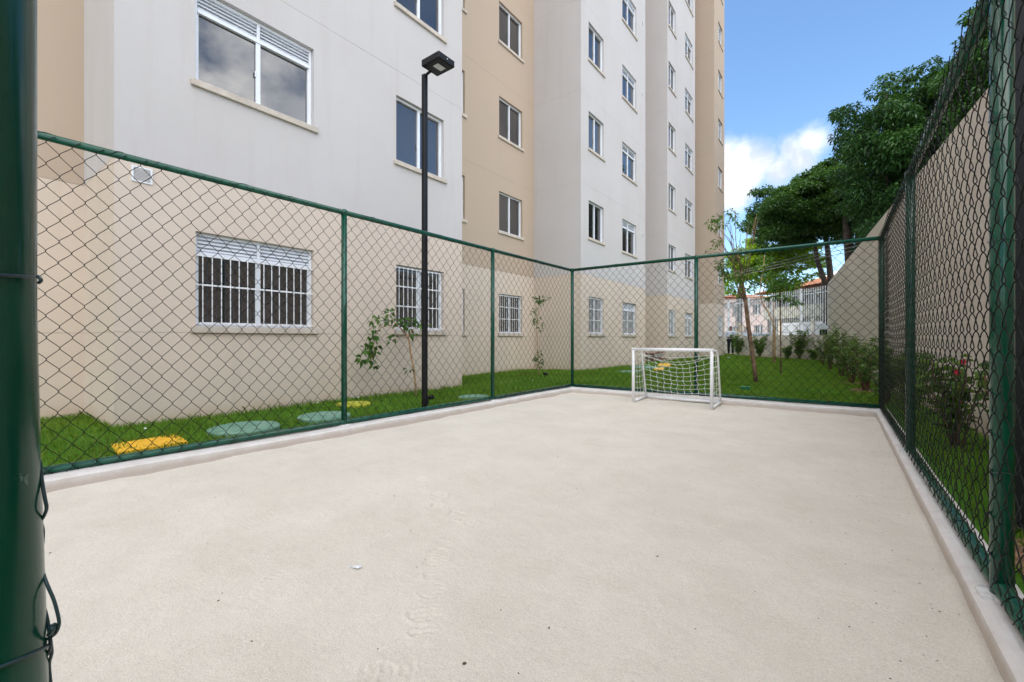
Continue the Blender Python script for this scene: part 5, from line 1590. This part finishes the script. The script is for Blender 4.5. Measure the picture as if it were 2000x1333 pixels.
for k in range(480):
    x = rb.uniform(-4.1, 0.3); y = rb.uniform(0.15, 7.3)
    if rb.random() < 0.45: x = 0.36 - abs(rb.gauss(0, 0.28))
    pts.append((x, y, float(sand_z(np.array([x]), np.array([y]))[0]) + 0.001))
stuff(bits('leaf_litter', pts, 0.0012, 0.0050, M['litter'], 0.5, 2))
pts = []
for (u, v) in [(98, 1080), (770, 970), (1072, 1228), (907, 1298), (1013, 1317), (1284, 1089), (1460, 830), (1126, 955), (700, 922), (1090, 893)]:
    q = at_z(u, v, 0); pts.append((q.x, q.y, float(sand_z(np.array([q.x]), np.array([q.y]))[0]) + 0.001))
stuff(bits('leaf_litter', pts, 0.005, 0.008, M['litter'], 0.5, 3))
q = at_z(684, 1109, 0.0)
pp = bits('paper_scrap', [(q.x, q.y, 0.004), (q.x + .02, q.y + .012, 0.006), (q.x + .035, q.y + .02, 0.006)], 0.009, 0.016, M['paper'], 0.4, 4)
tag(pp, 'torn white paper scrap lying on the open sand', 'paper scrap')
pts = []
for (u, v) in [(284, 843), (700, 781), (1040, 745), (1423, 698), (1364, 700), (620, 792)]:
    q = at_z(u, v, 0.12); pts.append((q.x, q.y, float(lawn_z(q.x, q.y)) + 0.03))
labs = ['white stone in the grass behind the yellow lid', 'white stone in the grass by the mossy yellow cover', 'white stone in the grass near the thin sapling', 'white stone on the far lawn before the standing man', 'white stone on the far lawn seen over the goal corner', 'white stone in the grass behind the stained green cover']
for k, p_ in enumerate(pts):
    sc = 0.022 if p_[1] < 9 else 0.09
    o = bits('stone', [p_], sc, sc * 1.2, M['pebble'], 0.7, 40 + k); tag(o, labs[k], 'stone', 'white stones in the grass')
p = at_z(1456, 762, 0.08)
t = thing('valve_box', 'small green plastic valve box in the grass right of the goal', 'valve box', (p.x, p.y, 0.05))
mb = MB(); mb.box(-0.07, 0.07, -0.05, 0.05, 0, 0.075, 0.01); mb.build('body', M['green_plastic'], t)
mb = MB(); mb.box(-0.08, 0.08, -0.06, 0.06, 0.076, 0.092, 0.004); mb.build('lid', M['green_plastic'], t)

# ------------------------------------------------------------------ the man by the far corner
def skin_mesh(name, verts, edges, radii, mat, parent, sub=1):
    me = bpy.data.meshes.new(name); me.from_pydata(verts, edges, []); me.update()
    o = link(name, me, None, parent)
    m = o.modifiers.new('Skin', 'SKIN'); m.use_smooth_shade = True
    for i, r in enumerate(radii):
        me.skin_vertices[0].data[i].radius = (r, r)
    me.skin_vertices[0].data[0].use_root = True
    if sub: 
        s_ = o.modifiers.new('Sub', 'SUBSURF'); s_.levels = sub; s_.render_levels = sub
    me.materials.append(mat)
    return o
def before_wall(u, gap):
    r = ray(u, VH); t = (A0.x * AN.x + A0.y * AN.y - gap) / (r.x * AN.x + r.y * AN.y)
    return Vector((r.x * t, r.y * t, 0.05))
pm = before_wall(1427, 0.5)
man = thing('person', 'man in a white shirt and dark trousers standing at the end of the building', 'person', (pm.x, pm.y, 0.05), rad(-10))
# facing the viewer and slightly left; hands brought together at the waist
V_ = [(0, 0, 0.95), (0, 0, 1.12), (0, 0, 1.32), (0, 0, 1.44), (0, -0.01, 1.52), (0, -0.02, 1.60), (0, -0.03, 1.68)]
E_ = [(0, 1), (1, 2), (2, 3), (3, 4), (4, 5), (5, 6)]
R_ = [0.13, 0.12, 0.145, 0.10, 0.052, 0.082, 0.075]
def addv(p, r, parent_i):
    V_.append(p); R_.append(r); E_.append((parent_i, len(V_) - 1)); return len(V_) - 1
hands = []
for sx in (-1, 1):
    sh = addv((sx * 0.19, 0, 1.40), 0.062, 3); el = addv((sx * 0.26, 0.0, 1.13), 0.043, sh); wr = addv((sx * 0.10, -0.22, 1.08), 0.028, el)
    hp = addv((sx * 0.05, -0.26, 1.08), 0.030, wr); hands.append((sx, hp))
    hip = addv((sx * 0.10, 0, 0.90), 0.095, 0); kn = addv((sx * 0.11, -0.01, 0.50), 0.062, hip); an = addv((sx * 0.115, 0.02, 0.09), 0.042, kn); addv((sx * 0.13, -0.14, 0.04), 0.038, an)
for sx, hp in hands:
    for k in range(5):
        b0 = addv((sx * (0.02 - 0.004 * k), -0.285 - 0.004 * (k % 2), 1.045 + 0.016 * k), 0.008, hp)
        addv((sx * (-0.01 + 0.006 * abs(k - 2)), -0.30, 1.04 + 0.016 * k + (0.012 if k == 4 else 0)), 0.007, b0)
skin_mesh('body', V_, E_, R_, M['skin'], man)
vs = [(0, 0, 0.93), (0, 0, 1.12), (0, 0, 1.32), (0, 0, 1.45)]; es = [(0, 1), (1, 2), (2, 3)]; rs = [0.17, 0.17, 0.20, 0.15]
for sx in (-1, 1):
    b0 = len(vs); vs += [(sx * 0.19, 0, 1.40), (sx * 0.26, 0, 1.13), (sx * 0.16, -0.14, 1.10)]; es += [(3, b0), (b0, b0 + 1), (b0 + 1, b0 + 2)]; rs += [0.105, 0.085, 0.07]
skin_mesh('shirt', vs, es, rs, M['shirt'], man)
vs = [(0, 0, 0.97)]; es = []; rs = [0.14]
for sx in (-1, 1):
    b0 = len(vs); vs += [(sx * 0.10, 0, 0.88), (sx * 0.11, -0.01, 0.50), (sx * 0.115, 0.02, 0.12)]; es += [(0, b0), (b0, b0 + 1), (b0 + 1, b0 + 2)]; rs += [0.115, 0.085, 0.07]
skin_mesh('trousers', vs, es, rs, M['trousers'], man)
skin_mesh('hair', [(0, 0.035, 1.61), (0, 0.025, 1.68), (0, 0.0, 1.715)], [(0, 1), (1, 2)], [0.07, 0.082, 0.062], M['hair'], man)
for sx in (-1, 1):
    skin_mesh('shoe', [(sx * 0.115, 0.03, 0.045), (sx * 0.13, -0.15, 0.04)], [(0, 1)], [0.05, 0.045], M['shoe'], man)
